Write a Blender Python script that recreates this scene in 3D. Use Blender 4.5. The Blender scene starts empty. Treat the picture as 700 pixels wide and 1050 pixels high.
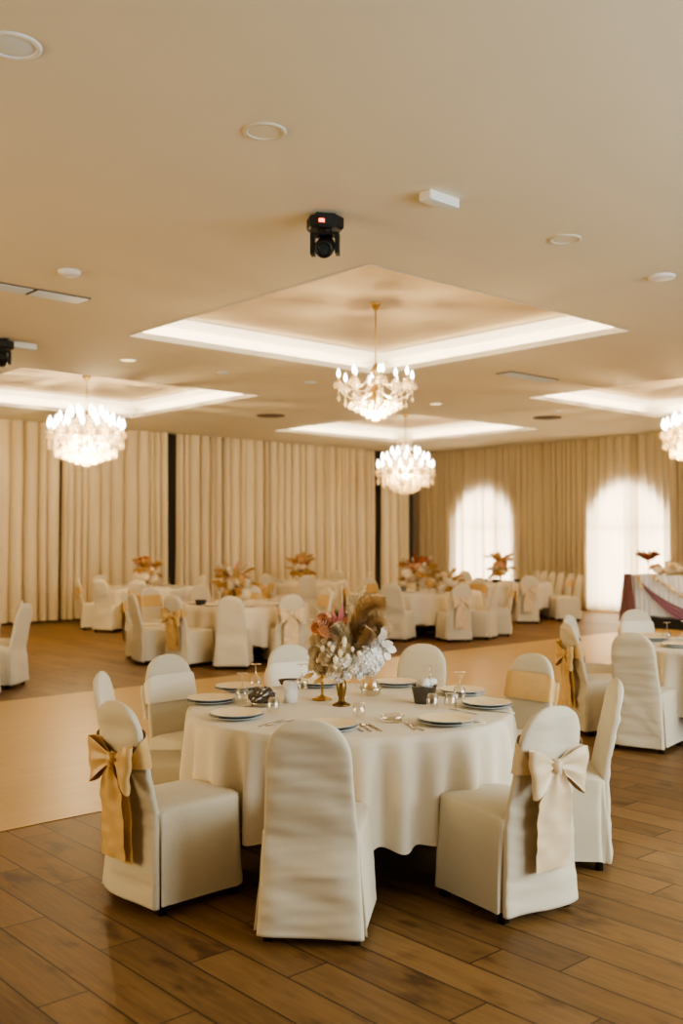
import bpy, math, random
from mathutils import Vector, Matrix, noise
C = bpy.context.scene.collection
PI = math.pi; TAU = 2*PI
R_ = math.radians
sin, cos = math.sin, math.cos
# ------------------------------------------------------------------ ground frame: r = metres to the right of the viewer, d = metres ahead
A0 = R_(48); FX, FY = cos(A0), sin(A0); RX, RY = sin(A0), -cos(A0)
def W(r, d): return (d*FX + r*RX, d*FY + r*RY)
def heading(fr, fd):
    x, y = W(fr, fd); return math.atan2(y, x) - PI/2

# ------------------------------------------------------------------ materials
def mat(name, col, rough=.6, metal=0, **k):
    m = bpy.data.materials.new(name); m.use_nodes = True
    b = m.node_tree.nodes['Principled BSDF']
    b.inputs['Base Color'].default_value = (*col, 1); b.inputs['Roughness'].default_value = rough; b.inputs['Metallic'].default_value = metal
    if 'emit' in k:
        b.inputs['Emission Color'].default_value = (*k.get('ecol', col), 1); b.inputs['Emission Strength'].default_value = k['emit']
    if 'trans' in k: b.inputs['Transmission Weight'].default_value = k['trans']
    if 'sheen' in k: b.inputs['Sheen Weight'].default_value = k['sheen']
    if 'coat' in k: b.inputs['Coat Weight'].default_value = k['coat']
    if 'sub' in k: b.inputs['Subsurface Weight'].default_value = k['sub']
    if k.get('var'):                                   # mottled colour + weave bump
        nt = m.node_tree; N = nt.nodes; L = nt.links
        tc = N.new('ShaderNodeTexCoord'); nz = N.new('ShaderNodeTexNoise'); nz.inputs['Scale'].default_value = k.get('vs', 30)
        nz.inputs['Detail'].default_value = 4
        L.new(tc.outputs['Object'], nz.inputs['Vector'])
        mx = N.new('ShaderNodeMix'); mx.data_type = 'RGBA'
        v = k['var']
        mx.inputs[6].default_value = (*[c*(1-v) for c in col], 1); mx.inputs[7].default_value = (*[min(1, c*(1+v)) for c in col], 1)
        L.new(nz.outputs['Fac'], mx.inputs[0]); L.new(mx.outputs[2], b.inputs['Base Color'])
        if k.get('bump'):
            bp = N.new('ShaderNodeBump'); bp.inputs['Strength'].default_value = k['bump']; bp.inputs['Distance'].default_value = .004
            L.new(nz.outputs['Fac'], bp.inputs['Height']); L.new(bp.outputs['Normal'], b.inputs['Normal'])
    return m

def wood_floor():
    m = bpy.data.materials.new('wood_planks'); m.use_nodes = True
    nt = m.node_tree; N = nt.nodes; L = nt.links; b = N['Principled BSDF']
    def mth(op, a, c=None):
        n = N.new('ShaderNodeMath'); n.operation = op
        for i, v in enumerate((a, c)):
            if v is None: continue
            if isinstance(v, (int, float)): n.inputs[i].default_value = v
            else: L.new(v, n.inputs[i])
        return n.outputs[0]
    tc = N.new('ShaderNodeTexCoord'); sp = N.new('ShaderNodeSeparateXYZ'); L.new(tc.outputs['Object'], sp.inputs[0])
    PW, PL = .207, 1.2
    u = mth('DIVIDE', mth('ADD', sp.outputs['X'], .03), PW); row = mth('FLOOR', u); fu = mth('FRACT', u)
    wn = N.new('ShaderNodeTexWhiteNoise'); wn.noise_dimensions = '1D'; L.new(row, wn.inputs['W'])
    v = mth('ADD', mth('DIVIDE', sp.outputs['Y'], PL), mth('ADD', mth('MULTIPLY', row, .37), mth('MULTIPLY', wn.outputs['Value'], .25)))
    col = mth('FLOOR', v); fv = mth('FRACT', v)
    cid = N.new('ShaderNodeCombineXYZ'); L.new(row, cid.inputs[0]); L.new(col, cid.inputs[1])
    w2 = N.new('ShaderNodeTexWhiteNoise'); w2.noise_dimensions = '3D'; L.new(cid.outputs[0], w2.inputs['Vector'])
    # grain, stretched along the plank and shifted per plank
    off = mth('MULTIPLY', w2.outputs['Value'], 37.0)
    gv = N.new('ShaderNodeCombineXYZ'); L.new(mth('MULTIPLY', sp.outputs['X'], 16), gv.inputs[0]); L.new(mth('MULTIPLY', sp.outputs['Y'], 1.6), gv.inputs[1]); L.new(off, gv.inputs[2])
    nz = N.new('ShaderNodeTexNoise'); nz.inputs['Scale'].default_value = 1.0; nz.inputs['Detail'].default_value = 6; nz.inputs['Roughness'].default_value = .62; nz.inputs['Distortion'].default_value = .6
    L.new(gv.outputs[0], nz.inputs['Vector'])
    fv2 = N.new('ShaderNodeCombineXYZ'); L.new(mth('MULTIPLY', sp.outputs['X'], 75), fv2.inputs[0]); L.new(mth('MULTIPLY', sp.outputs['Y'], 5), fv2.inputs[1]); L.new(off, fv2.inputs[2])
    n2 = N.new('ShaderNodeTexNoise'); n2.inputs['Scale'].default_value = 1.0; n2.inputs['Detail'].default_value = 5; n2.inputs['Distortion'].default_value = .4; L.new(fv2.outputs[0], n2.inputs['Vector'])
    kv = N.new('ShaderNodeCombineXYZ'); L.new(mth('MULTIPLY', sp.outputs['X'], 7), kv.inputs[0]); L.new(mth('MULTIPLY', sp.outputs['Y'], 3.2), kv.inputs[1]); L.new(off, kv.inputs[2])
    n3 = N.new('ShaderNodeTexNoise'); n3.inputs['Scale'].default_value = 1.0; n3.inputs['Detail'].default_value = 3; L.new(kv.outputs[0], n3.inputs['Vector'])
    blot = mth('MULTIPLY', mth('MAXIMUM', mth('SUBTRACT', .42, n3.outputs['Fac']), 0), 1.6)
    tone = mth('SUBTRACT', mth('ADD', mth('ADD', mth('MULTIPLY', nz.outputs['Fac'], .5), mth('MULTIPLY', n2.outputs['Fac'], .32)), mth('MULTIPLY', w2.outputs['Value'], .22)), blot)
    cr = N.new('ShaderNodeValToRGB'); L.new(tone, cr.inputs[0])
    e = cr.color_ramp.elements; e[0].position = .25; e[0].color = (.085, .042, .014, 1); e[1].position = .78; e[1].color = (.30, .172, .068, 1)
    x = e.new(.5); x.color = (.19, .102, .038, 1)
    # joints
    ju = mth('MINIMUM', fu, mth('SUBTRACT', 1, fu)); jv = mth('MINIMUM', fv, mth('SUBTRACT', 1, fv))
    gap = mth('MAXIMUM', mth('LESS_THAN', ju, .019), mth('LESS_THAN', jv, .003))
    mx = N.new('ShaderNodeMix'); mx.data_type = 'RGBA'; L.new(gap, mx.inputs[0]); L.new(cr.outputs[0], mx.inputs[6]); mx.inputs[7].default_value = (.03, .015, .007, 1)
    L.new(mx.outputs[2], b.inputs['Base Color'])
    b.inputs['Specular IOR Level'].default_value = .3
    L.new(mth('ADD', .36, mth('MULTIPLY', nz.outputs['Fac'], .18)), b.inputs['Roughness'])
    bp = N.new('ShaderNodeBump'); bp.inputs['Strength'].default_value = .25; bp.inputs['Distance'].default_value = .003
    L.new(mth('SUBTRACT', mth('MULTIPLY', nz.outputs['Fac'], .35), gap), bp.inputs['Height']); L.new(bp.outputs['Normal'], b.inputs['Normal'])
    return m

def dance_mat():
    m = mat('pale_parquet', (.60, .42, .25), .36); m.node_tree.nodes['Principled BSDF'].inputs['Specular IOR Level'].default_value = .35
    nt = m.node_tree; N = nt.nodes; L = nt.links; b = N['Principled BSDF']
    tc = N.new('ShaderNodeTexCoord'); br = N.new('ShaderNodeTexBrick'); L.new(tc.outputs['Object'], br.inputs['Vector'])
    br.inputs['Scale'].default_value = 1; br.inputs['Brick Width'].default_value = .9; br.inputs['Row Height'].default_value = .15; br.inputs['Mortar Size'].default_value = .003
    br.inputs['Color1'].default_value = (.56, .37, .155, 1); br.inputs['Color2'].default_value = (.53, .345, .14, 1); br.inputs['Mortar'].default_value = (.44, .28, .11, 1)
    L.new(br.outputs['Color'], b.inputs['Base Color'])
    return m

def curtain_mat(name, thin, ca, cb):
    m = bpy.data.materials.new(name); m.use_nodes = True
    nt = m.node_tree; N = nt.nodes; L = nt.links; N.remove(N['Principled BSDF']); out = N['Material Output']
    tc = N.new('ShaderNodeTexCoord'); mp = N.new('ShaderNodeMapping'); mp.inputs['Scale'].default_value = (6, 6, .6); L.new(tc.outputs['Object'], mp.inputs[0])
    nz = N.new('ShaderNodeTexNoise'); nz.inputs['Scale'].default_value = 3; L.new(mp.outputs[0], nz.inputs['Vector'])
    mx = N.new('ShaderNodeMix'); mx.data_type = 'RGBA'; mx.inputs[6].default_value = (*ca, 1); mx.inputs[7].default_value = (*cb, 1); L.new(nz.outputs['Fac'], mx.inputs[0])
    d = N.new('ShaderNodeBsdfDiffuse'); t = N.new('ShaderNodeBsdfTranslucent'); L.new(mx.outputs[2], d.inputs[0]); t.inputs[0].default_value = (.78, .70, .58, 1)
    s = N.new('ShaderNodeMixShader'); s.inputs[0].default_value = thin
    L.new(d.outputs[0], s.inputs[1]); L.new(t.outputs[0], s.inputs[2]); L.new(s.outputs[0], out.inputs[0])
    return m

def thin_glass(name, tint=(.95, .93, .88), refl=.25):
    m = bpy.data.materials.new(name); m.use_nodes = True
    nt = m.node_tree; N = nt.nodes; L = nt.links; N.remove(N['Principled BSDF']); out = N['Material Output']
    tr = N.new('ShaderNodeBsdfTransparent'); tr.inputs[0].default_value = (*tint, 1)
    g = N.new('ShaderNodeBsdfGlossy'); g.inputs['Roughness'].default_value = .08; g.inputs[0].default_value = (1, .98, .94, 1)
    lw = N.new('ShaderNodeLayerWeight'); lw.inputs[0].default_value = .45
    mm = N.new('ShaderNodeMath'); mm.operation = 'MULTIPLY_ADD'; mm.inputs[1].default_value = .75; mm.inputs[2].default_value = refl*.4
    L.new(lw.outputs['Facing'], mm.inputs[0])
    s = N.new('ShaderNodeMixShader'); L.new(mm.outputs[0], s.inputs[0]); L.new(tr.outputs[0], s.inputs[1]); L.new(g.outputs[0], s.inputs[2]); L.new(s.outputs[0], out.inputs[0])
    return m

def crystal_mat():
    m = bpy.data.materials.new('cut_crystal'); m.use_nodes = True
    nt = m.node_tree; N = nt.nodes; L = nt.links; N.remove(N['Principled BSDF']); out = N['Material Output']
    d = N.new('ShaderNodeBsdfTranslucent'); d.inputs[0].default_value = (.95, .82, .62, 1)
    g = N.new('ShaderNodeBsdfGlossy'); g.inputs['Roughness'].default_value = .1; g.inputs[0].default_value = (1, .95, .86, 1)
    t = N.new('ShaderNodeBsdfTransparent')
    s = N.new('ShaderNodeMixShader'); s.inputs[0].default_value = .45; L.new(d.outputs[0], s.inputs[1]); L.new(g.outputs[0], s.inputs[2])
    s2 = N.new('ShaderNodeMixShader'); s2.inputs[0].default_value = .42; L.new(s.outputs[0], s2.inputs[1]); L.new(t.outputs[0], s2.inputs[2]); L.new(s2.outputs[0], out.inputs[0])
    return m

M = dict(
    floor=wood_floor(), dance=dance_mat(), curtain=curtain_mat('lined_curtain', .08, (.71, .585, .39), (.79, .66, .46)), sheer=curtain_mat('unlined_curtain', .3, (.62, .50, .31), (.70, .58, .38)), crystal=crystal_mat(),  # same curtain cloth twice: backlit shade put into the right wall's colour
    ceiling=mat('ceiling_paint', (.80, .735, .575), .9, var=.02, vs=1.5),
    cove=mat('coffer_paint', (.82, .78, .72), .8),
    coffertop=mat('coffer_ceiling_paint', (.70, .58, .42), .9),
    wall=mat('wall_paint', (.42, .33, .23), .9), darkwall=mat('shadowed_wall', (.10, .08, .06), .9),  # left wall behind the curtains is an even dark brown
    cover=mat('chair_cover_cloth', (.66, .585, .445), .85, var=.04, vs=60, bump=.15, sheen=.15),
    cloth=mat('tablecloth_linen', (.78, .69, .545), .85, var=.03, vs=50, bump=.12, sheen=.1),
    gold=mat('gold_satin', (.66, .42, .16), .34, var=.12, vs=14, sheen=.4),
    champagne=mat('champagne_satin', (.74, .57, .36), .34, var=.12, vs=14, sheen=.4),
    organza=mat('ivory_organza', (.80, .72, .58), .5, sheen=.3),
    leg=mat('dark_chair_leg', (.018, .013, .010), .5), black=mat('black_plastic', (.006, .006, .007), .45),
    gloss=mat('black_lens', (.02, .03, .035), .12), red=mat('red_indicator', (1, .06, .02), .4, emit=5),
    white=mat('white_plastic', (.80, .78, .74), .5), warmlens=mat('warm_lens', (.9, .75, .5), .4, emit=1.2, ecol=(1, .7, .35)),
    ring=mat('downlight_ring', (.66, .60, .47), .6), grille=mat('vent_grille', (.74, .80, .80), .5), slot=mat('dark_diffuser', (.13, .095, .065), .7),
    brass=mat('polished_brass', (.50, .32, .11), .3, 1), bronze=mat('antique_gold', (.24, .15, .055), .38, 1),
    silver=mat('cutlery_steel', (.62, .54, .46), .25, 1), bucket=mat('dark_hammered_metal', (.16, .15, .14), .3, .9, var=.3, vs=40, bump=.5),
    bulb=mat('lit_bulb', (1, .93, .82), .4, emit=7, ecol=(1, .92, .80)),
    plate=mat('cream_china', (.92, .745, .48), .6, var=.03, vs=20), rim=mat('grey_china', (.44, .46, .46), .35),
    glass=thin_glass('clear_glass'), pane=mat('daylit_pane', (1, 1, 1), .5, emit=9, ecol=(1, .985, .95)), frame=mat('window_frame_paint', (.75, .72, .66), .5),
    hyd=mat('white_petals', (.86, .84, .80), .7), cream=mat('cream_petals', (.92, .78, .58), .7, var=.1, vs=25), peach=mat('peach_petals', (.80, .46, .28), .7, var=.15, vs=25),
    pink=mat('pink_petals', (.62, .20, .20), .6), rust=mat('rust_petals', (.36, .10, .04), .7, var=.2, vs=20), amber=mat('amber_petals', (.68, .43, .18), .7, var=.2, vs=20),
    pamp=mat('brown_plume', (.72, .52, .30), .9, var=.3, vs=30), paleplume=mat('pale_plume', (.90, .77, .57), .9, var=.15, vs=30), stem=mat('dry_stem', (.30, .22, .10), .8), green=mat('muted_leaf', (.16, .16, .07), .7),
    orchid=mat('white_orchid', (.84, .77, .68), .6), purple=mat('mauve_satin', (.24, .115, .20), .4, sheen=.5), plumcloth=mat('plum_brown_satin', (.20, .075, .065), .45, sheen=.5),
    skirtw=mat('cool_white_skirt', (.70, .74, .84), .7), stage=mat('black_stage', (.012, .010, .010), .7),
    napkin=mat('white_napkin', (.80, .76, .70), .85), wrap=mat('pale_film', (.75, .78, .76), .25, trans=.5), brown=mat('dark_brown_glaze', (.08, .045, .03), .3), dark=mat('charcoal_cloth', (.03, .028, .03), .6),
    candle=mat('cream_candle', (.8, .7, .5), .6),
)
M['bulb'].cycles.emission_sampling = 'NONE'

# ------------------------------------------------------------------ mesh helpers
class MB:
    def __init__(s): s.v = []; s.f = []; s.mi = []; s.cur = 0
    def add(s, vs, fs):
        o = len(s.v); s.v += [tuple(v) for v in vs]; s.f += [tuple(i+o for i in f) for f in fs]; s.mi += [s.cur]*len(fs); return s
    def box(s, x0, x1, y0, y1, z0, z1):
        return s.add([(x0,y0,z0),(x1,y0,z0),(x1,y1,z0),(x0,y1,z0),(x0,y0,z1),(x1,y0,z1),(x1,y1,z1),(x0,y1,z1)],
                     [(0,3,2,1),(4,5,6,7),(0,1,5,4),(1,2,6,5),(2,3,7,6),(3,0,4,7)])
    def loft(s, rings, closed=True, cap0=True, cap1=True):
        n = len(rings[0]); vs = [p for r in rings for p in r]; fs = []
        for i in range(len(rings)-1):
            for j in range(n if closed else n-1):
                k = (j+1) % n; fs.append((i*n+j, i*n+k, (i+1)*n+k, (i+1)*n+j))
        if closed and cap0: fs.append(tuple(range(n-1, -1, -1)))
        if closed and cap1: fs.append(tuple((len(rings)-1)*n+j for j in range(n)))
        return s.add(vs, fs)
    def lathe(s, prof, n=24, c=(0,0,0)):
        return s.loft([[(c[0]+r*cos(TAU*j/n), c[1]+r*sin(TAU*j/n), c[2]+z) for j in range(n)] for r, z in prof], cap0=False, cap1=False)
    def tube(s, pts, rad, n=8):
        pts = [Vector(p) for p in pts]; rings = []; m = len(pts)
        if not isinstance(rad, (list, tuple)): rad = [rad]*m
        up = Vector((0.12, .07, 1)).normalized()
        for i, p in enumerate(pts):
            t = (pts[min(i+1, m-1)] - pts[max(i-1, 0)]).normalized()
            a = t.cross(up)
            if a.length < .05: a = t.cross(Vector((1, 0, .1)))
            a.normalize(); b = t.cross(a)
            rings.append([p + (a*cos(TAU*j/n) + b*sin(TAU*j/n))*rad[i] for j in range(n)])
        return s.loft(rings)
    def ball(s, c, r, n=12, m=8, sz=1, nz=0, seed=0):
        rings = []
        for i in range(m+1):
            a = -PI/2 + PI*i/m; q = []
            for j in range(n):
                v = Vector((cos(a)*cos(TAU*j/n), cos(a)*sin(TAU*j/n), sin(a)*sz))
                k = r*(1 + nz*noise.noise(v*2.5 + Vector((seed, 0, 0)))) if nz else r
                q.append(Vector(c) + v*k)
            rings.append(q)
        return s.loft(rings, cap0=False, cap1=False)
    def move(s, mtx): s.v = [tuple(mtx @ Vector(v)) for v in s.v]; return s
    def build(s, name, m, parent=None, smooth=True, loc=None):
        me = bpy.data.meshes.new(name); me.from_pydata(s.v, [], s.f)
        for x in (m if isinstance(m, (list, tuple)) else [m]): me.materials.append(x)
        me.polygons.foreach_set('material_index', s.mi)
        me.polygons.foreach_set('use_smooth', [bool(smooth)]*len(me.polygons)); me.update()
        o = bpy.data.objects.new(name, me); C.objects.link(o)
        if parent: o.parent = parent
        if loc: o.location = loc
        return o
def bevel(o, w=.005, seg=2):
    b = o.modifiers.new('bevel', 'BEVEL'); b.width = w; b.segments = seg; b.limit_method = 'ANGLE'; return o
def flat_smooth(o):
    o.data.polygons.foreach_set('use_smooth', [False]*len(o.data.polygons)); return o
def tag(o, label, cat, group=None):
    o['label'] = label; o['category'] = cat
    if group: o['group'] = group
    elif 'group' in o: del o['group']
    return o
def thing(name, label, cat, loc=(0,0,0), rz=0, group=None):
    o = bpy.data.objects.new(name, None); C.objects.link(o); o.location = loc; o.rotation_euler = (0, 0, rz); o.empty_display_size = .1
    return tag(o, label, cat, group)
def struct(o): o['kind'] = 'structure'; return o
def dup(root, loc, rz, label, cat=None, group=None):
    r = root.copy(); C.objects.link(r); r.location = loc; r.rotation_euler = (0, 0, rz); r['label'] = label
    if group: r['group'] = group
    for ch in list(root.children):
        c = ch.copy(); C.objects.link(c); c.parent = r
        for g in list(ch.children):
            e = g.copy(); C.objects.link(e); e.parent = c
    return r
def part(o, name, mesh, parent, loc=(0,0,0), rot=(0,0,0), sc=None):
    """a further part sharing the mesh of o"""
    n = bpy.data.objects.new(name, mesh); C.objects.link(n); n.parent = parent; n.location = loc; n.rotation_euler = rot
    if sc: n.scale = (sc,)*3 if not isinstance(sc, tuple) else sc
    return n
def sgnp(a, p): return math.copysign(abs(a)**p, a)
ORD = ['first', 'second', 'third', 'fourth', 'fifth', 'sixth', 'seventh', 'eighth', 'ninth', 'tenth', 'eleventh', 'twelfth']

# ================================================================== SETTING
ZC = 4.06
X0, X1, Y0, Y1 = -4.0, 20.05, -2.6, 19.3
def slab(name, m, *b): return struct(MB().box(*b).build(name, m, smooth=False))
slab('floor', M['floor'], X0, X1+.4, Y0, Y1+.2, -.1, 0)
slab('dance_floor', M['dance'], .2, 17.6, 5.64, 10.1, 0, .004)
# ceiling with four square openings
cof = [(7.92, 8.21, 2.04), (7.92, 15.15, 2.05), (15.48, 8.26, 2.02), (15.48, 15.12, 2.04)]
xs = sorted({X0, X1+.4} | {c[0]+s*c[2] for c in cof for s in (-1, 1)}); ys = sorted({Y0, Y1+.2} | {c[1]+s*c[2] for c in cof for s in (-1, 1)})
mb = MB()
for i in range(len(xs)-1):
    for j in range(len(ys)-1):
        cx, cy = (xs[i]+xs[i+1])/2, (ys[j]+ys[j+1])/2
        if any(abs(cx-a) < h and abs(cy-b) < h for a, b, h in cof): continue
        mb.box(xs[i], xs[i+1], ys[j], ys[j+1], ZC, ZC+.04)
struct(mb.build('ceiling', M['ceiling'], smooth=False))
prof = [(.03, ZC-.004), (-.006, ZC-.004), (-.006, ZC+.065), (.28, ZC+.065), (.28, ZC+.225), (.15, ZC+.225), (.15, ZC+.245), (.135, ZC+.25), (.125, ZC+.275), (.09, ZC+.305), (.045, ZC+.315), (.045, ZC+.345)]
for k, (cx, cy, h) in enumerate(cof):
    mb = MB(); rings = []
    for o, z in prof: rings.append([(cx+sx*(h+o), cy+sy*(h+o), z) for sx, sy in ((-1,-1),(1,-1),(1,1),(-1,1))])
    mb.loft(rings, cap0=False, cap1=False); mb.cur = 1
    z = ZC+.345; q = h+.045; mb.add([(cx-q,cy-q,z),(cx-q,cy+q,z),(cx+q,cy+q,z),(cx+q,cy-q,z)], [(0,1,2,3)])
    struct(mb.build('trim_%d' % (k+1), [M['cove'], M['coffertop']], smooth=False))
# walls
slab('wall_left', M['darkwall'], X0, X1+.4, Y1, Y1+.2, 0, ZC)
slab('wall_near', M['wall'], X0-.2, X0, Y0, Y1, 0, ZC)
slab('wall_side', M['wall'], X0, X1+.4, Y0-.2, Y0, 0, ZC)
# right wall with two arched openings
arch = [(16.72, 1.0, 3.02), (12.50, 1.06, 3.02)]
def wall_right():
    mb = MB(); yy = [Y0]; T = .3; zs = .08
    edges = sorted([(c-hw, c+hw, hw, zt) for c, hw, zt in arch]); prev = Y0
    for a, b, hw, zt in edges:
        mb.box(X1, X1+T, prev, a, 0, ZC); prev = b
        mb.box(X1, X1+T, a, b, 0, zs)
        n = 24; c = (a+b)/2; zsp = zt-hw
        for i in range(n):
            t0, t1 = PI-PI*i/n, PI-PI*(i+1)/n
            ya, za, yb, zb = c+hw*cos(t0), zsp+hw*sin(t0), c+hw*cos(t1), zsp+hw*sin(t1)
            mb.add([(X1,ya,za),(X1,yb,zb),(X1,yb,ZC),(X1,ya,ZC),(X1+T,ya,za),(X1+T,yb,zb)], [(0,1,2,3),(0,4,5,1)])
    mb.box(X1, X1+T, prev, Y1+.2, 0, ZC)
    return struct(mb.build('wall_right', M['wall'], smooth=False))
wall_right()
for k, (c, hw, zt) in enumerate(arch):
    n = 24; zsp = zt-hw; zs = .08
    out = [(c-hw, zs)] + [(c+hw*cos(PI-PI*i/n), zsp+hw*sin(PI-PI*i/n)) for i in range(n+1)] + [(c+hw, zs)]
    fr = MB(); g = .06
    inn = [(c-hw+g, zs+g)] + [(c+(hw-g)*cos(PI-PI*i/n), zsp+(hw-g)*sin(PI-PI*i/n)) for i in range(n+1)] + [(c+hw-g, zs+g)]
    for xa in (X1+.002,):
        fr.loft([[(xa, *p) for p in out], [(xa, *p) for p in inn], [(xa+.012, *p) for p in inn]], cap0=False, cap1=False)
    fr.box(X1+.002, X1+.015, c-.02, c+.03, zs, zt-.02); fr.box(X1+.002, X1+.015, c-hw, c+hw, zsp-.025, zsp+.025)
    w = struct(fr.build('window_%d' % (k+1), M['frame'], smooth=False))
    MB().add([(X1+.02, *p) for p in out], [tuple(range(len(out)))]).build('pane', M['pane'], w, smooth=False)

# ------------------------------------------------------------------ curtains
def curtain(axis, a, b, base, seed, label, pleat=.21, amp=.10, nz=14):
    """cloth hanging along world X (axis 0) or Y (axis 1) between a and b at depth base"""
    rnd = random.Random(seed); L = b-a; npl = max(2, round(L/pleat)); per = 14; n = npl*per
    ph = [0]
    for i in range(npl): ph.append(ph[-1] + rnd.choice((.5, .8, 1, 1.3, 1.7))*rnd.uniform(.85, 1.15))
    sc = L/ph[-1]; am = [rnd.uniform(.5, 1.3)*amp for _ in range(npl+1)]
    mb = MB(); rings = []
    for k in range(nz+1):
        z = .035 + (ZC-.045)*k/nz; t = k/nz; row = []
        for i in range(n+1):
            p, f = divmod(i, per); f /= per
            if p == npl: p, f = npl-1, 1.0
            g = f - .98*sin(TAU*f)/TAU*(.55 + .45*abs(sin(p*2.3 + seed))); u = a + sc*(ph[p]*(1-g) + ph[p+1]*g)
            A = am[p]*(1-f) + am[p+1]*f
            s = 2*(1-abs(sin(PI*f))**1.15) - 1
            drift = .03*noise.noise(Vector((u*1.3, t*1.6, seed)))*(1-t*.7)
            off = A*s*(1.08 - .28*t) + .02*noise.noise(Vector((u*4, t*2.5, seed+9)))*(1-t)
            row.append((u+drift, base+off, z) if axis == 0 else (base+off, u+drift, z))
        rings.append(row)
    mb.loft(rings, closed=False)
    o = mb.build('curtain', M['curtain' if axis == 0 else 'sheer'])
    return tag(o, label, 'curtain', 'floor-length beige curtains along the walls')
YC, XC = 19.05, 19.965
curtain(0, 5.2, 9.38, YC, 1, 'pleated beige curtain at the far left edge of the left wall')
curtain(0, 9.44, 11.95, YC, 2, 'pleated beige curtain hanging behind the leftmost bushy chandelier')
curtain(0, 12.20, 13.42, YC, 3, 'narrow pleated beige curtain just right of the wide dark gap')
curtain(0, 13.47, 14.74, YC, 4, 'narrow beige curtain behind the left middle table, second right of the wide gap')
curtain(0, 14.79, 15.90, YC, 5, 'narrow beige curtain left of the wide one, behind the far middle table flowers')
curtain(0, 15.95, 18.34, YC, 6, 'wide pleated beige curtain just left of the black vertical gap')
curtain(0, 18.63, 19.62, YC, 7, 'narrow beige curtain between the black gap and the room corner')
curtain(1, 16.64, 18.95, XC, 8, 'tan curtain on the right wall from the corner to the first arched window', .15, .055)
curtain(1, 14.23, 16.62, XC, 9, 'tan curtain covering the right half of the first arched window', .15, .055)
curtain(1, 12.81, 14.22, XC, 10, 'tan curtain between the two arched windows', .15, .055)
curtain(1, 11.25, 12.80, XC, 11, 'glowing curtain over the right half of the second arched window', .15, .055)
curtain(1, 8.2, 11.20, XC, 12, 'tan curtain right of the second arched window at the right edge', .15, .055)

# ================================================================== CHAIRS
H = .955
def yback(z): return -.235 - .018*max(0, 1-z/.45) - (.20*(z-.45) if z > .45 else 0)
def wback(z):
    if z < .5: return .196 + .034*(.5-z)/.5
    w = .196 - .013*(z-.5)/.2 if z < .7 else .183
    if z > .73: w = .183*max(0, 1-((z-.73)/(H-.73))**2.8)**(1/2.35)
    return w
def tback(z): return .027*min(1, max(.0, (H-z)/.05))**.5
def back_mesh(seed, nz, na, wr):
    mb = MB(); rings = []
    zs = [.042 + (.80-.042)*i/nz for i in range(nz)] + [.80 + (H-.80)*sin(PI/2*i/(nz//3)) for i in range(nz//3+1)]
    for z in zs:
        w, t, yb = wback(z), tback(z), yback(z); r = []
        w = max(w, .004)
        for j in range(na):
            a = TAU*j/na; x = w*sgnp(cos(a), .55); y = yb + max(t, .002)*sgnp(sin(a), .55)
            if wr:
                k = noise.noise(Vector((x*2.0 + seed*5.1, z*17 + x*4*sin(seed), seed*1.7)))*.0095
                k += noise.noise(Vector((x*3 + seed, z*34 + x*7*cos(seed*2), seed*2.7)))*.0045
                k += noise.noise(Vector((x*5 + z*6 + seed, z*5 - x*6, seed*3.3)))*.010
                k -= .016*max(0, 1 - abs((z - .30) - (x*.9 - .02)*sin(seed*3.1))/.05)*max(0, 1 - abs(x)/.2)
                if z < .5: k += .010*sin(x*16 + seed + z*3)*(.5-z)/.5 + .012*noise.noise(Vector((x*6 - z*7, seed, z*3)))*(.5-z)
                e = min(1, (H-z)/.08); y += k*wr*e*(.25 + .75*max(0, -sin(a))**.5)
            r.append((x, y, z))
        rings.append(r)
    return mb.loft(rings)
def seat_mesh(seed, nz, na, wr):
    mb = MB(); rings = []
    zs = [.05 + (.455-.05)*i/nz for i in range(nz+1)]
    for z in zs:
        f = (.455-z)/.42; hw = .212 + .022*f; hd = .246 + .012*f; r = []
        for j in range(na):
            a = TAU*j/na; e = .28 if sin(a) > 0 else .12; x = hw*sgnp(cos(a), e); y = hd*sgnp(sin(a), e)
            if wr:
                k = (.018*sin(a*7 + seed) + .026*noise.noise(Vector((cos(a)*4, sin(a)*4, seed + z*1.5))))*f + .004*noise.noise(Vector((cos(a)*6, sin(a)*6, seed + z*9)))
                d = math.hypot(x, y); x += x/d*k*wr; y += y/d*k*wr
            zz = z + (.007*sin(a*5 + seed) if z < .06 else 0)
            r.append((x, y + .008, zz))
        rings.append(r)
    hw, hd = .212, .246
    for s, dz in ((.985, .012), (.95, .020), (.8, .026), (.5, .030), (.15, .031)):
        rings.append([(hw*s*sgnp(cos(TAU*j/na), .28 + .5*(1-s)), hd*s*sgnp(sin(TAU*j/na), .28 + .5*(1-s)) + .008, .455+dz) for j in range(na)])
    return mb.loft(rings, cap0=False)
def sash_band(na=44, nw=6):
    mb = MB(); rings = []
    for i in range(na+1):
        a = PI*1.5 + TAU*i/na                              # starts at the rear middle
        back = .5*(1 - sin(a))                             # 1 behind, 0 in front
        f = back**1.6
        zc = .755 - .065*f; hh = .085*(1-f) + .024*f*f + .03*f*(1-f)
        col = []
        for k in range(nw+1):
            z = zc + hh*(2*k/nw - 1); w, t, yb = wback(z) + .009, tback(z) + .017 + .003*sin(k*2.1 + i*.3), yback(z)
            col.append((w*sgnp(cos(a), .55), yb + t*sgnp(sin(a), .55) - .01*f*f, z))
        rings.append(col)
    return mb.loft(rings, closed=False)
KZ = .69; KY = yback(KZ) - .052
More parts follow.
